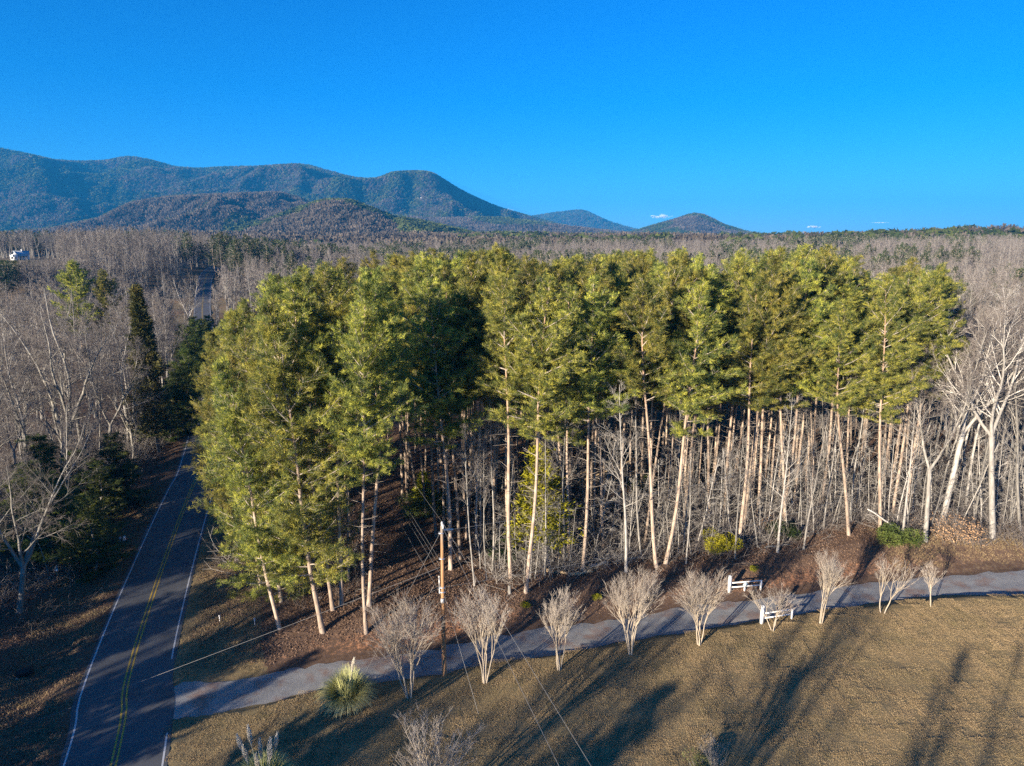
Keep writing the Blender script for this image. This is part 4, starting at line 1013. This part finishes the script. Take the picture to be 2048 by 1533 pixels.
# ------------------------------------------------------------------ CRAPE MYRTLES
MY = [build_myrtle(1, 5.6, .24, 6), build_myrtle(2, 5.6, .27, 6), build_myrtle(3, 5.6, .20, 5), build_myrtle(4, 5.6, .26, 4, .8), build_myrtle(5, 5.6, .22, 5, 1.1), build_myrtle(6, 5.6, .30, 6, 1.0)]
SMY = [build_myrtle(8, 4.6, .34, 2, .8), build_myrtle(9, 4.6, .42, 3, .9)]
myr = [((818,1395),1215,MY[1],1.12,'first crape myrtle from the left, between the pampas grass and the utility pole'),
 ((970,1365),1195,MY[4],.98,'second crape myrtle from the left, just right of the utility pole'),
 ((1118,1340),1190,MY[2],.92,'third crape myrtle from the left, crown over the gravel drive'),
 ((1261,1308),1152,MY[0],.98,'fourth crape myrtle from the left, tall and dense'),
 ((1398,1290),1145,MY[5],.88,'fifth crape myrtle from the left, widest crown'),
 ((1546,1262),1175,SMY[1],1.15,'small crape myrtle in front of the near white fence'),
 ((1641,1247),1115,MY[2],.85,'seventh crape myrtle from the left, tall with a narrow top'),
 ((1765,1227),1120,SMY[0],1.1,'eighth crape myrtle from the left, with two curving stems'),
 ((1861,1213),1130,SMY[0],.9,'ninth and smallest crape myrtle, farthest right along the drive')]
for k, (b0, ty, spec, sxy, lab) in enumerate(myr):
    p = at(*b0); H = z_at(b0[0], ty, p.y)-p.z
    plant('m', spec, 'crape_myrtle', p, lab, 'crape myrtle', 'crape myrtles lining the drive', H/spec['H'], k*1.7+.4, Vector((.05*math.sin(k*2.3), .03*math.cos(k*1.1), 1)), sxy)
# trees whose tops just reach into the bottom of the frame
TOPS = [((862,1640),1462,MY[3],.85,'bare tree top reaching in at the bottom of the frame'),((1432,1600),1480,SMY[0],.7,'small bare tree at the bottom edge, right of centre')]
for k, (b0, ty, spec, sxy, lab) in enumerate(TOPS):
    p = at(*b0); H = z_at(b0[0], ty, p.y)-p.z
    plant('m', spec, 'bare_tree', p, lab, 'bare tree', 'bare trees on the lawn', H/spec['H'], k*1.7+.4, None, sxy*(1.6 if k == 0 else 1))

# ------------------------------------------------------------------ BUSHES
B_y = build_bush(1, 3.0, 2.6, M_holly, 3000); M_midgreen = foliage('mid_green_leaves', (.05,.08,.02), (.13,.17,.035), (.24,.26,.05), 1.2); B_g = build_bush(2, 4.4, 2.4, M_midgreen, 3600); B_m = build_bush(3, 2.4, 2.2, M_shrub, 2000); B_o = build_bush(5, 2.2, 1.8, M_olive, 700, stems=26)
for px, py, spec, s, lab in [((1443),1112,B_y,.9,'round yellow green holly bush at the wood edge'),(1795,1106,B_g,.85,'round green bush on the mound right of the straight trunk'),(1567,1085,B_m,1.0,'dark green bush between two white stems'),(850,1030,B_g,1.15,'shrub with light green top behind the clearing, left of the utility pole'),(1395,1552,B_o,.7,'olive shrub at the bottom edge of the frame'),(1000,1120,B_m,1.1,'dark evergreen bush behind the second crape myrtle'),(1110,1110,B_m,1.0,'dark evergreen bush left of the fallen logs'),(1290,990,B_g,.9,'dark holly inside the wood left of the crossing pines'),(1410,945,B_g,.9,'dark holly inside the wood behind the crossing pines')]:
    p = at(px, py); plant('b', spec, 'bush', p, lab, 'bush', None, s, px)
# tiny evergreen seedlings on the bank
for k, (px, py) in enumerate([(1052,1217),(1194,1200),(1505,1148)]):
    plant('b', B_y, 'seedling', at(px, py), ('tiny green seedling on the bank above the third crape myrtle','tiny green seedling on the bank right of the third crape myrtle','tiny green seedling just above the far white fence')[k], 'seedling', None, .22, k)
HT = build_cone(66, 8.5, 2.3, M_holly, 420, .18, (.18,.42), .15, 10, (.08,.16))
p = at(1088, 1130); plant('h', HT, 'holly_tree', p, 'yellow green holly tree lit by the sun among the front pines', 'holly tree', None, (z_at(1080,900,p.y)-p.z)/8.5, .3, Vector((-.05,0,1)), 1.15)
p = at(848, 1020); plant('h', HT, 'holly_tree', p, 'light green holly behind the shaded clearing', 'holly tree', None, .5, .3, None, 1.5)
# brush of dead leafy stems right of the mound
def brush(px, py, s, lab, seed, leafy=True):
    R2 = random.Random(seed); rs2 = np.random.RandomState(seed); tw = Twigs(); sp = []
    for k in range(60):
        a = R2.uniform(0, 6.28); x0, y0 = R2.gauss(0, .9), R2.gauss(0, .6)
        q, r_, d_ = limb(R2, (x0, y0, -.1), Vector((math.cos(a)*.7, math.sin(a)*.7, 1)).normalized(), R2.uniform(1.4, 3.4), .02, .006, 6, .25, -.02); tw.path(q, r_)
        for j in range(5):
            i_ = R2.randrange(1, 6); e = Vector(q[i_])+side_dir(R2, d_[i_], .8)*R2.uniform(.3, .9); tw.path([q[i_], tuple(e)], [.009, .005]); sp.append(tuple(e)); sp.append(q[i_])
    o_ = thing('brush_thicket', lab, 'brush', at(px, py), 0); o_.scale = (s, s, s)
    link('stems', tw.mesh('stems', M_twig, 3), o_)
    if leafy:
        c = np.repeat(np.array(sp), 3, 0)+rs2.randn(len(sp)*3, 3)*.12; a = rs2.randn(len(c), 3); a /= np.linalg.norm(a, axis=1)[:,None]; b_ = np.cross(a, rs2.randn(len(c), 3)); b_ /= np.linalg.norm(b_, axis=1)[:,None]
        l = rs2.uniform(.1, .2, len(c))[:,None]; v = np.stack([c-a*l*.5, c-b_*l*.3, c+a*l*.5, c+b_*l*.3], 1).reshape(-1, 3)
        link('leaves', fast_mesh('leaves', v, np.arange(len(v)).reshape(-1, 4), M_drybrush), o_)
M_drybrush = simple('dry_brown_leaves', (.40,.25,.14), .8, .4, 3)
brush(1905,1095,1.0,'brown leafy brush at the wood edge left of the giant pale tree',1); brush(1525,1062,.8,'brown leafy brush behind the mound, left of the white stemmed tree',2)
brush(1950,1085,1.1,'leafless grey brush at the foot of the giant pale tree',3,False); brush(2030,1092,1.0,'leafless grey brush at the right picture edge',4,False)
# low tangle under the front trees: nobody could count it
tang = []
for k in range(4):
    R3 = random.Random(600+k); tw = Twigs()
    for q_ in range(34):
        a = R3.uniform(0, 6.28); p0 = (R3.uniform(-1.6, 1.6), R3.uniform(-1.6, 1.6), -.05)
        q, r_, d_ = limb(R3, p0, Vector((math.cos(a), math.sin(a), R3.uniform(.2, 1.6))).normalized(), R3.uniform(.8, 3.0), .013, .006, 4, .3, .0); tw.path(q, r_)
        for j in range(3): tw.path([q[j+1], tuple(Vector(q[j+1])+side_dir(R3, d_[j+1], .7)*R3.uniform(.3, .8))], [.008, .005])
    tang.append(proto('undergrowth_patch.%03d' % k, tw.mesh('twigs', M_pale_twig if k == 1 else M_twig, 3)))
tp_ = []
while len(tp_) < 430:
    x = R.uniform(-3, 66); y = front_y(x)+abs(R.gauss(0, 9))+.3
    if corridor(x, y): continue
    tp_.append((x, y))
while len(tp_) < 820:
    y = R.uniform(48, 105); x = roadx(y)-R.uniform(8, 45); tp_.append((x, y))
while len(tp_) < 880:
    y = R.uniform(50, 80); x = R.uniform(roadx(y)+6, -4.2+(y-43)*(-21.5/58.)-4); tp_.append((x, y))
tp_ = np.array(tp_); n = len(tp_)
scatter('undergrowth', tang, np.c_[tp_, ground_full(tp_[:,0], tp_[:,1])], np.c_[np.zeros((n, 2)), rs.rand(n)*6.28], np.ones((n, 3))*rs.uniform(.7, 1.5, (n, 1)), rs.randint(0, 4, n), 'tangle of bare twigs under the trees')

# ------------------------------------------------------------------ LOGS
def log(px0, py0, px1, py1, z0, z1, r, lab, mat=None, name='fallen_log'):
    a = at(px0, py0); b_ = at(px1, py1); a.z += z0; b_.z += z1
    if z1 > 2:
        u, yy, zz_ = ray(px1, py1); b_ = Vector((u/yy*a.y, a.y, CAMH+zz_/yy*a.y))
    g = Geo(); n = 6; d = b_-a
    pts = [tuple(d*(k/n)+Vector((0, 0, .05*math.sin(k*1.7)))) for k in range(n+1)]
    g.tube(pts, [r*(1-.35*k/n) for k in range(n+1)], 8)
    link(name, g.mesh(name, mat or M_deadwood, True), None, a, lab, 'log')
log(1080,1142,1135,1150,.15,.15,.18,'pale fallen log left of the grey based pine'); log(1138,1152,1186,1146,.12,.15,.16,'short bright cut log in front of the grey based pine')
log(1178,1138,1216,1128,.2,.2,.17,'fallen log right of the grey based pine',M_white_bark); log(1112,1118,1150,1126,.2,.15,.16,'orange fallen log behind the pale one')
log(1232,1125,1290,1118,.2,.2,.14,'grey fallen log below the white twiggy tree',M_hard_bark)
log(1092,1010,1318,900,1.2,6.0,.11,'broken trunk leaning across the wood behind the fallen logs'); log(1120,990,1205,935,2,6.0,.10,'second broken trunk leaning beside the longer one')
log(1681,972,1756,890,.5,6.0,.22,'broken pine trunk propped against the thick grey pine',M_pine_bark); log(1802,1068,1735,1018,.3,3.0,.10,'white dead stem leaning left over the round green bush',M_white_bark)
log(1530,1098,1578,1092,.15,.15,.09,'thin grey log lying at the foot of the dark green bush',M_hard_bark)
# cut stump
g = Geo(); g.tube([(0,0,-.1),(0,0,.35),(0,0,.75)], [.16,.14,.13], 8); link('tree_stump', g.mesh('tree_stump', M_hard_bark, True), None, at(1019,1188), 'short grey stump left of the front leaning pine', 'stump')

# ------------------------------------------------------------------ UTILITY POLE AND WIRES
pb = at(889,1350); ph = z_at(892,1052,pb.y)-pb.z
pole = thing('utility_pole', 'orange brown wooden utility pole beside the gravel drive', 'utility pole', pb, 0)
g = Geo(); g.tube([(0,0,-.3),(0,0,ph*.3),(.02,0,ph*.65),(.05,0,ph)], [.165,.15,.125,.10], 8); link('pole', g.mesh('pole', M_pole, True), pole)
g = Geo(); g.tube([(.05,0,ph-.02),(.06,0,ph+.18),(.06,0,ph+.30)], [.05,.085,.05], 8); g.tube([(.14,-.1,ph-.15),(.14,-.1,ph+.12)], [.06,.07], 8); link('insulator', g.mesh('insulator', M_porcelain, True), pole)
g = Geo(); g.tube([(.12,0,ph-.30),(.8,.1,ph-.30)], [.07,.07], 8); link('dead_end_insulator', g.mesh('dead_end_insulator', M_porcelain, True), pole)
g = Geo()
for zz_ in (ph-.5, ph*.60, ph*.57, ph*.79): g.box((0,0,zz_), (.36,.36,.05))
link('clamp', g.mesh('clamp', M_metal), pole)
g = Geo(); g.box((.0,-.24,ph*.52), (.22,.12,.30)); link('junction_box', g.mesh('junction_box', M_porcelain), pole)
def wire(a, b_, sag, r, lab, name='wire', n=24, cat='wire'):
    a = Vector(a); b_ = Vector(b_); pts = []
    for k in range(n+1):
        t_ = k/n; q = a.lerp(b_, t_)-a; q.z -= sag*4*t_*(1-t_); pts.append(tuple(q))
    g = Geo(); g.tube(pts, [r]*(n+1), 5, False); link(name, g.mesh(name, M_wire, True), None, a, lab, cat, 'wires at the utility pole')
PT = Vector((pb.x+.05, pb.y, pb.z+ph)); 
def at_h(px, py, y): u, yy, zz_ = ray(px, py); return Vector((u/yy*y, y, CAMH+zz_/yy*y))
# second pole, down the clearing
pb2 = Vector((-33.5, 122, gz(-33.5, 122)))
pole2 = thing('utility_pole', 'distant utility pole at the dark end of the clearing', 'utility pole', pb2, 0)
g = Geo(); g.tube([(0,0,-.3),(0,0,6),(0,0,11)], [.17,.14,.11], 8); link('pole', g.mesh('pole', M_pole, True), pole2)
g = Geo(); g.tube([(0,0,10.98),(0,0,11.25)], [.08,.05], 8); link('insulator', g.mesh('insulator', M_porcelain, True), pole2)
def onp(p0, h_, dx=0): return Vector((p0.x+dx, p0.y, p0.z+h_))
wire(PT+Vector((0,0,.3)), onp(pb2, 11.2), 1.0, .008, 'top wire running from the pole back along the clearing')
wire(onp(pb, ph*.78, -.15), onp(pb2, 8.6, -.1), 1.3, .009, 'second wire down running back along the clearing')
wire(onp(pb, ph*.74, -.15), onp(pb2, 8.0, -.1), 1.4, .009, 'third wire down running back along the clearing')
wire(onp(pb, ph*.69, -.15), onp(pb2, 7.3, -.1), 1.5, .009, 'fourth wire down running back along the clearing')
wire(onp(pb, ph*.56, -.15), onp(pb2, 6.0, -.1), 1.6, .013, 'lowest cable running back along the clearing')
# towards the house behind the camera
tA = at_h(1100,1500,24.5); dA = (tA-onp(pb, ph*.99)); wire(onp(pb, ph*.99, .1), onp(pb, ph*.99, .1)+dA*1.6, .15, .0095, 'left one of the two wires leaving the pole towards the lower right')
tB = at_h(1182,1533,26.5); dB = (tB-PT); wire(PT+Vector((.1,0,.15)), PT+dB*1.5, .1, .0095, 'right one of the two wires leaving the pole towards the lower right')
wire(PT+Vector((.75,.1,-.3)), (PT.x+34, PT.y+14, PT.z+1.2), .5, .0095, 'wire leaving the pole top to the right into the wood')
wire(onp(pb, ph*.60, .1), (PT.x+34, PT.y+14, pb.z+ph*.68), .6, .0095, 'lower wire leaving the pole to the right into the wood')
# cable crossing the road to the left
cA = onp(pb, ph*.73, -.15); cB = at_h(0, 1462, 38.0); wire(cA, cA+(cB-cA)*2.2, .25, .010, 'thick bright cable crossing above the road to the left')
wire(onp(pb, ph*.95, -.1), at(729,1350)+Vector((0,0,.05)), 0, .0095, 'guy wire running from the pole down left to the drive edge', cat='guy wire'); wire(onp(pb, ph*.55, .1), at(957,1430)+Vector((0,0,.05)), 0, .0095, 'guy wire running from the pole down right to the lawn', cat='guy wire')
def small_post(px, py, h_, lab, topc=M_porcelain, nm='marker_post'):
    o_ = thing(nm, lab, 'marker post', at(px, py)); g = Geo(); g.tube([(0,0,-.1),(0,0,h_*.5),(0,0,h_)], [.045,.045,.045], 8); link('post', g.mesh('post', M_metal, True), o_)
    g = Geo(); g.box((0,0,h_+.06), (.13,.09,.15)); link('cap', g.mesh('cap', topc), o_)
small_post(879,1188,1.5,'thin metal post with white cap just left of the utility pole'); small_post(510,1250,.45,'white utility marker at the foot of the corner pines'); small_post(440,1243,.4,'small bluish marker on the verge right of the road')

# ------------------------------------------------------------------ WHITE FENCES
def fence(px0, py0, px1, py1, lab, emblem):
    a = at(px0, py0); b_ = at(px1, py1); d = b_-a; L = math.hypot(d.x, d.y)
    o_ = thing('white_fence', lab, 'fence', a, math.atan2(d.y, d.x), 'white fence sections flanking the drive')
    g = Geo(); g.box((0,0,.72), (.26,.22,1.54)); link('post', g.mesh('post', M_white), o_)
    g = Geo(); g.box((0,0,1.50), (.31,.27,.05)); g.box((0,0,1.54), (.2,.16,.05)); link('post_cap', g.mesh('post_cap', M_white), o_)
    g = Geo(); g.box((L,0,.42+d.z*.5), (.13,.13,.96)); link('end_post', g.mesh('end_post', M_white), o_)
    me_ = None
    for zr in (.42, .84):
        if me_ is None:
            g = Geo(); g.box((L/2+.04,0,0), (L-.22,.05,.10)); me_ = g.mesh('rail', M_white)
        r_ = link('rail', me_, o_, (0,0,zr))
    if emblem:
        g = Geo(); g.box((L*.5,-.06,.62), (.36,.04,.36), rot=Matrix.Rotation(math.radians(45), 3, 'Y')); g.box((L*.5,-.09,.62), (.16,.03,.3)); link('emblem_plate', g.mesh('emblem_plate', simple('pale_blue_plate', (.55,.68,.68), .5, .2, 12)), o_)
        g = Geo(); g.box((L*.5-.04,0,.1), (.12,.10,.42)); link('middle_post', g.mesh('middle_post', M_white), o_)
fence(1458,1184,1521,1180,'far white two rail fence section with a pale emblem plate in the middle',True)
fence(1523,1247,1583,1238,'near white two rail fence section behind the small crape myrtle',False)

# ------------------------------------------------------------------ MAILBOXES
def mailbox(px, py, h_, lab, two):
    o_ = thing('mailbox', lab, 'mailbox', at(px, py), .5, 'mailboxes left of the road')
    g = Geo(); g.box((0,0,h_/2), (.13,.13,h_)); link('post', g.mesh('post', M_wood), o_)
    g = Geo(); g.box((.18 if two else 0,0,h_-.02), (.9 if two else .5,.16,.07)); link('arm', g.mesh('arm', M_wood), o_)
    for k in range(2 if two else 1):
        g = Geo(); xx = k*.38
        n = 9; ring = [(.13*math.cos(math.pi*i_/8), .12+.13*math.sin(math.pi*i_/8)) for i_ in range(9)]
        ring = [(.13, 0)]+ring+[(-.13, 0)]
        v = [(xx+a_, -.28, h_+.03+b_) for a_, b_ in ring]+[(xx+a_, .28, h_+.03+b_) for a_, b_ in ring]; m_ = len(ring)
        f = [(i_, (i_+1) % m_, m_+(i_+1) % m_, m_+i_) for i_ in range(m_)]
        for o2 in (0, m_):
            for i_ in range(m_//2): f.append((o2+i_, o2+i_+1, o2+m_-2-i_, o2+m_-1-i_) if i_ < m_//2-1 else (o2+i_, o2+i_+1, o2+m_-1-i_, o2+m_-1-i_))
        f = [q for q in f if len(set(q)) == 4]
        g.add(v, f); link('box', g.mesh('box', M_white if k or not two else simple('grey_mailbox_metal', (.45,.48,.52), .4, 0, metal=.5)), o_)
        g = Geo(); g.box((xx+.15,-.1,h_+.2), (.02,.04,.16)); link('flag', g.mesh('flag', simple('red_flag_paint', (.5,.03,.02), .5)), o_)
mailbox(243,1103,1.15,'pair of white and grey mailboxes on a wooden post left of the road',True); mailbox(117,1165,1.2,'single pale mailbox on a grey post under the white crooked branches',False)
# dark bin knocked over on the verge
o_ = thing('rubbish_bin', 'dark rubbish bin lying on the left verge', 'bin', at(50,1352), .5)
g = Geo(); g.tube([(-.5,0,.28),(0,0,.30),(.45,0,.32)], [.24,.28,.31], 8); link('body', g.mesh('body', M_dark, True), o_); g = Geo(); g.tube([(.45,0,.32),(.52,0,.32)], [.34,.30], 8); link('lid', g.mesh('lid', M_dark, True), o_); 
g = Geo(); g.tube([(-.42,-.3,.1),(-.42,.3,.1)], [.1,.1], 8); link('wheel', g.mesh('wheel', M_metal, True), o_)

# ------------------------------------------------------------------ PAMPAS GRASS
def pampas(px, py, s, lab, plumes, seed):
    rs2 = np.random.RandomState(seed); n = 2600; a = rs2.rand(n)*6.28; le = rs2.uniform(1.0, 2.1, n); t0 = rs2.rand(n)*.45
    out = rs2.uniform(.15, 1.0, n)**.8; rot = np.c_[np.cos(a), np.sin(a)]; K = 5; v = []; f = []
    wd = .022; side = np.c_[-rot[:,1], rot[:,0], np.zeros(n)]
    ks = []
    for k in range(K):
        q = k/(K-1); r_ = .22+le*out*.85*q**1.1; z_ = le*(1.25*q-.95*out*q*q*1.05)*1.05
        c = np.c_[rot*(r_+t0*.3*0)[:,None]*1.0, np.maximum(z_, .02)]; ww_ = wd*(1-q*.85)
        ks.append((c-side*ww_, c+side*ww_))
    V = np.stack([q for pr in ks for q in pr], 1).reshape(-1, 3); b_ = np.arange(n)[:,None]*(2*K)
    F = np.vstack([b_+np.array([[2*k, 2*k+1, 2*k+3, 2*k+2]]) for k in range(K-1)])
    m = bpy.data.materials.get('pampas_blades')
    if not m:
        m = bpy.data.materials.new('pampas_blades'); t, b, o = nodes(m); b.inputs['Roughness'].default_value = .6
        sx = t.nodes.new('ShaderNodeSeparateXYZ'); t.links.new(obj_pos(t), sx.inputs[0]); mr = N(t, 'ShaderNodeMapRange'); mr.inputs[2].default_value = 1.1; t.links.new(sx.outputs[2], mr.inputs[0])
        f1 = noise(t, 9, 3, .7, obj_pos(t)); c1 = ramp(t, f1, [(.30,(.26,.28,.08)),(.5,(.46,.46,.18)),(.7,(.66,.60,.34))]); t.links.new(mixc(t, mr.outputs[0], (.66,.56,.30), c1), b.inputs['Base Color'])
    o_ = thing('pampas_grass', lab, 'pampas grass', at(px, py), 0); o_.scale = (s, s, s)
    link('blades', fast_mesh('blades', V, F, m), o_)
    me_ = None
    for k in range(plumes):
        if me_ is None:
            tw = Twigs(); R4 = random.Random(seed)
            for q in range(420):
                z0 = R4.uniform(0, .8); rr = .09*math.sin(min(1, z0/.8+.12)*math.pi*.9)+.015; a0 = R4.uniform(0, 6.28); p0 = (0, 0, z0)
                tw.path([p0, (rr*math.cos(a0), rr*math.sin(a0), z0+.16)], [.007, .003])
            tw.path([(0,0,-1.9),(0,0,.8)], [.008,.005]); me_ = tw.mesh('plume', simple('plume_cream', (.78,.72,.60), .8), 3)
        a0 = k*2.4; rr = .25+.32*((k*37) % 10)/10; pl = link('plume', me_, o_, (rr*math.cos(a0)*1.3, rr*math.sin(a0), 2.0+.35*math.sin(k*1.9))); pl.rotation_euler = (-.18*math.sin(a0), .2*math.cos(a0), 0)
pampas(695,1412,1.22,'pale green pampas grass clump at the left end of the lawn',1,3); pampas(528,1600,1.3,'pampas grass with tall cream plumes at the bottom edge',9,4)

# ------------------------------------------------------------------ HOUSES
M_roof = simple('grey_metal_roof', (.42,.46,.50), .5, .1, .5); M_glass = simple('dark_window_glass', (.03,.04,.05), .15); M_siding = simple('white_siding', (.82,.82,.80), .7)
def gable(g, L, Wd, z0, rise, over=.4, th=.2):
    h = Wd/2+over; l = L/2+over; zo = z0-rise*over/(Wd/2)
    for s in (-1, 1):
        v = [(-l, s*h, zo), (l, s*h, zo), (l, 0, z0+rise), (-l, 0, z0+rise)]; v += [(x, y, z-th) for x, y, z in v]
        g.add(v, [(0,1,2,3),(7,6,5,4),(0,4,5,1),(1,5,6,2),(2,6,7,3),(3,7,4,0)])
def house(x, y, z, L, Wd, Hh, rise, rz, lab, wing=False, grp=None):
    o_ = thing('house', lab, 'house', (x, y, z), rz, grp); g = Geo(); g.box((0,0,Hh/2-1), (L, Wd, Hh+2))
    for s in (-1, 1):
        xx = s*(L/2-.02); g.add([(xx,-Wd/2,Hh),(xx,Wd/2,Hh),(xx,0,Hh+rise),(xx,0,Hh+rise)][:3]+[(xx-s*.1,0,Hh)], [(0,1,2,3)])
    link('wall', g.mesh('wall', M_siding), o_); g = Geo(); gable(g, L, Wd, Hh, rise); rf = link('roof', g.mesh('roof', M_roof), o_)
    if wing:
        g = Geo(); g.box((-L*.42,-Wd*.5-3,Hh*.5-1), (6,7,Hh+2)); 
        g.add([(-L*.42-3,-Wd*.5-6.5,Hh),(-L*.42+3,-Wd*.5-6.5,Hh),(-L*.42,-Wd*.5-6.5,Hh+2.6),(-L*.42,-Wd*.5-6.4,Hh)], [(0,1,2,3)])
        link('wall', g.mesh('wall', M_siding), o_)
        g = Geo()
        for s in (-1, 1):
            v = [(-L*.42+s*3.4,-Wd*.5-7,Hh-.3),(-L*.42+s*3.4,1,Hh-.3),(-L*.42,1,Hh+2.8),(-L*.42,-Wd*.5-7,Hh+2.8)]; v += [(a_, b_, c_-.2) for a_, b_, c_ in v]; g.add(v, [(0,1,2,3),(7,6,5,4),(0,4,5,1),(1,5,6,2),(2,6,7,3),(3,7,4,0)])
        link('roof', g.mesh('roof', M_roof), o_)
        g = Geo(); g.box((L*.05,0,Hh+rise*.9), (.9,.9,3.2)); link('chimney', g.mesh('chimney', M_siding), rf)
        wm = Geo(); wm.box((0,0,0), (1.3,.12,1.7)); wmesh = wm.mesh('window', M_glass)
        for wx, wz in ((-L*.42,Hh*.72),(-L*.42-1.4,1.6),(-L*.42+1.4,1.6)): link('window', wmesh, o_, (wx,-Wd*.5-6.54,wz))
        for wx in (0, L*.2, L*.4): link('window', wmesh, o_, (wx,-Wd*.5-.05,Hh*.55))
        g = Geo(); g.box((L*.15,-Wd/2-1.6,2.9), (L*.6,3.2,.2)); 
        link('porch_roof', g.mesh('porch_roof', M_roof), o_)
        pm_ = Geo(); pm_.box((0,0,1.3), (.2,.2,3)); pme = pm_.mesh('porch_post', M_white)
        for k in range(4): link('porch_post', pme, o_, (-L*.1+k*L*.17,-Wd/2-3.0,0))
    else:
        wm = Geo(); wm.box((0,0,0), (1.6,.14,1.4)); wmesh = wm.mesh('window', M_glass)
        for s in (-.28, .28): link('window', wmesh, o_, (s*L,-Wd/2-.04,Hh*.55))
yd = 440; u, yy, _ = ray(44, 519); hx = u/yy*yd; hz = z_at(44, 519, yd); house(hx, yd, hz, 13, 7, 4.6, 3.0, .5, 'white farmhouse with grey roof on the knoll at the left picture edge', True); bpy.data.objects['house'].scale = (.62, .62, .7)
hspots = [(843,396,3300,'white house high on the right shoulder of the mountain'),(803,372,3500,'white house just below the flat mountain top'),(838,435,2950,'white house low on the mountain behind the near hill'),(618,333,3780,'small white house on the mountain crest'),(536,399,2030,'small white house on the brown middle hill'),(592,444,1430,'small white house on the near hill'),(884,438,2600,'small white house right of the low mountain house')]
def hill_z(x, y):
    best = -1e9
    for ho, (Xd, Yd, Zd, S), D in hills:
        d_ = (Xd-x)**2+(Yd-y)**2; k = np.argmin(d_)
        if d_.flat[k] < 120**2: best = max(best, Zd.flat[k])
    return best
for px, py, yd, lab in hspots:
    # walk along the sight line until it meets a slope
    u, yy, zz_ = ray(px, py); hit = None
    for q in np.arange(1100, 5200, 25):
        zl = CAMH+zz_/yy*q
        if zl < hill_z(u/yy*q, q)+14: hit = q; break
    if hit is None: hit = yd
    q = hit; zg = CAMH+zz_/yy*q-3; s = 1.0
    house(u/yy*q, q, zg, 9, 6, 3.5, 2.5, -.2, lab, False, 'far houses on the wooded slopes')
# clouds low over the horizon
def cloud(px, py, wpx, hpx, seed, lab):
    D = 22000; u, yy, zz_ = ray(px, py); c = Vector((u/yy*D, D, CAMH+zz_/yy*D)); W_ = wpx/FPX*D; H_ = hpx/FPX*D
    rs2 = np.random.RandomState(seed); g = Geo(); import bmesh
    bm = bmesh.new(); 
    for k in range(14):
        f = rs2.uniform(-.5, .5); s = (1-abs(f)*1.6)*.5+.12; mt = Matrix.Translation((f*W_, rs2.uniform(-.2, .2)*W_, rs2.uniform(-.15, .5)*H_*s)) @ Matrix.Diagonal((W_*.17*s*2, W_*.15, H_*.42*s*1.4, 1)); bmesh.ops.create_icosphere(bm, subdivisions=2, radius=1, matrix=mt)
    me_ = bpy.data.meshes.new('cloud'); bm.to_mesh(me_); bm.free(); me_.materials.append(M_cloud)
    for pl in me_.polygons: pl.use_smooth = True
    link('cloud', me_, None, c, kind='structure', label=lab)
m = bpy.data.materials.new('thin_cloud'); t, b, o = nodes(m); b.inputs['Base Color'].default_value = (.85,.85,.88,1); b.inputs['Roughness'].default_value = 1
lw = N(t, 'ShaderNodeLayerWeight', Blend=.5); tr = t.nodes.new('ShaderNodeBsdfTransparent'); mx = t.nodes.new('ShaderNodeMixShader'); nf = noise(t, .0035, 4, .7, geo_pos(t))
ml = N(t, 'ShaderNodeMath', operation='MULTIPLY_ADD'); t.links.new(lw.outputs['Facing'], ml.inputs[0]); ml.inputs[1].default_value = .35; t.links.new(ramp(t, nf, [(.3,(.97,.97,.97)),(.7,(.66,.66,.66))]), ml.inputs[2])
t.links.new(ml.outputs[0], mx.inputs[0]); t.links.new(b.outputs[0], mx.inputs[1]); t.links.new(tr.outputs[0], mx.inputs[2]); t.links.new(mx.outputs[0], o.inputs[0]); M_cloud = m
cloud(1322,434,44,13,1,'small white cloud left of the cone mountain'); cloud(1017,421,26,8,2,'tiny cloud over the mountain saddle'); cloud(1626,455,30,8,3,'small flat cloud above the right horizon'); cloud(1760,446,28,4,4,'thin streak of cloud above the right horizon')

label_all()

# ------------------------------------------------------------------ haze
HAZE = 1.1e-4
if HAZE > 0:
    import bmesh
    bm = bmesh.new(); bmesh.ops.create_cube(bm, size=1, matrix=Matrix.Translation((0, 3600, 245)) @ Matrix.Diagonal((20000, 13000, 720, 1)))
    me_ = bpy.data.meshes.new('haze'); bm.to_mesh(me_); bm.free()
    m = bpy.data.materials.new('haze_air'); m.use_nodes = True; t = m.node_tree; t.nodes.clear(); o = t.nodes.new('ShaderNodeOutputMaterial'); v = t.nodes.new('ShaderNodeVolumePrincipled')
    v.inputs['Color'].default_value = (.035,.41,1,1); v.inputs['Density'].default_value = HAZE; v.inputs['Anisotropy'].default_value = .0
    t.links.new(v.outputs[0], o.inputs['Volume']); me_.materials.append(m); link('haze', me_, kind='stuff', label='thin blue air in front of the mountains')
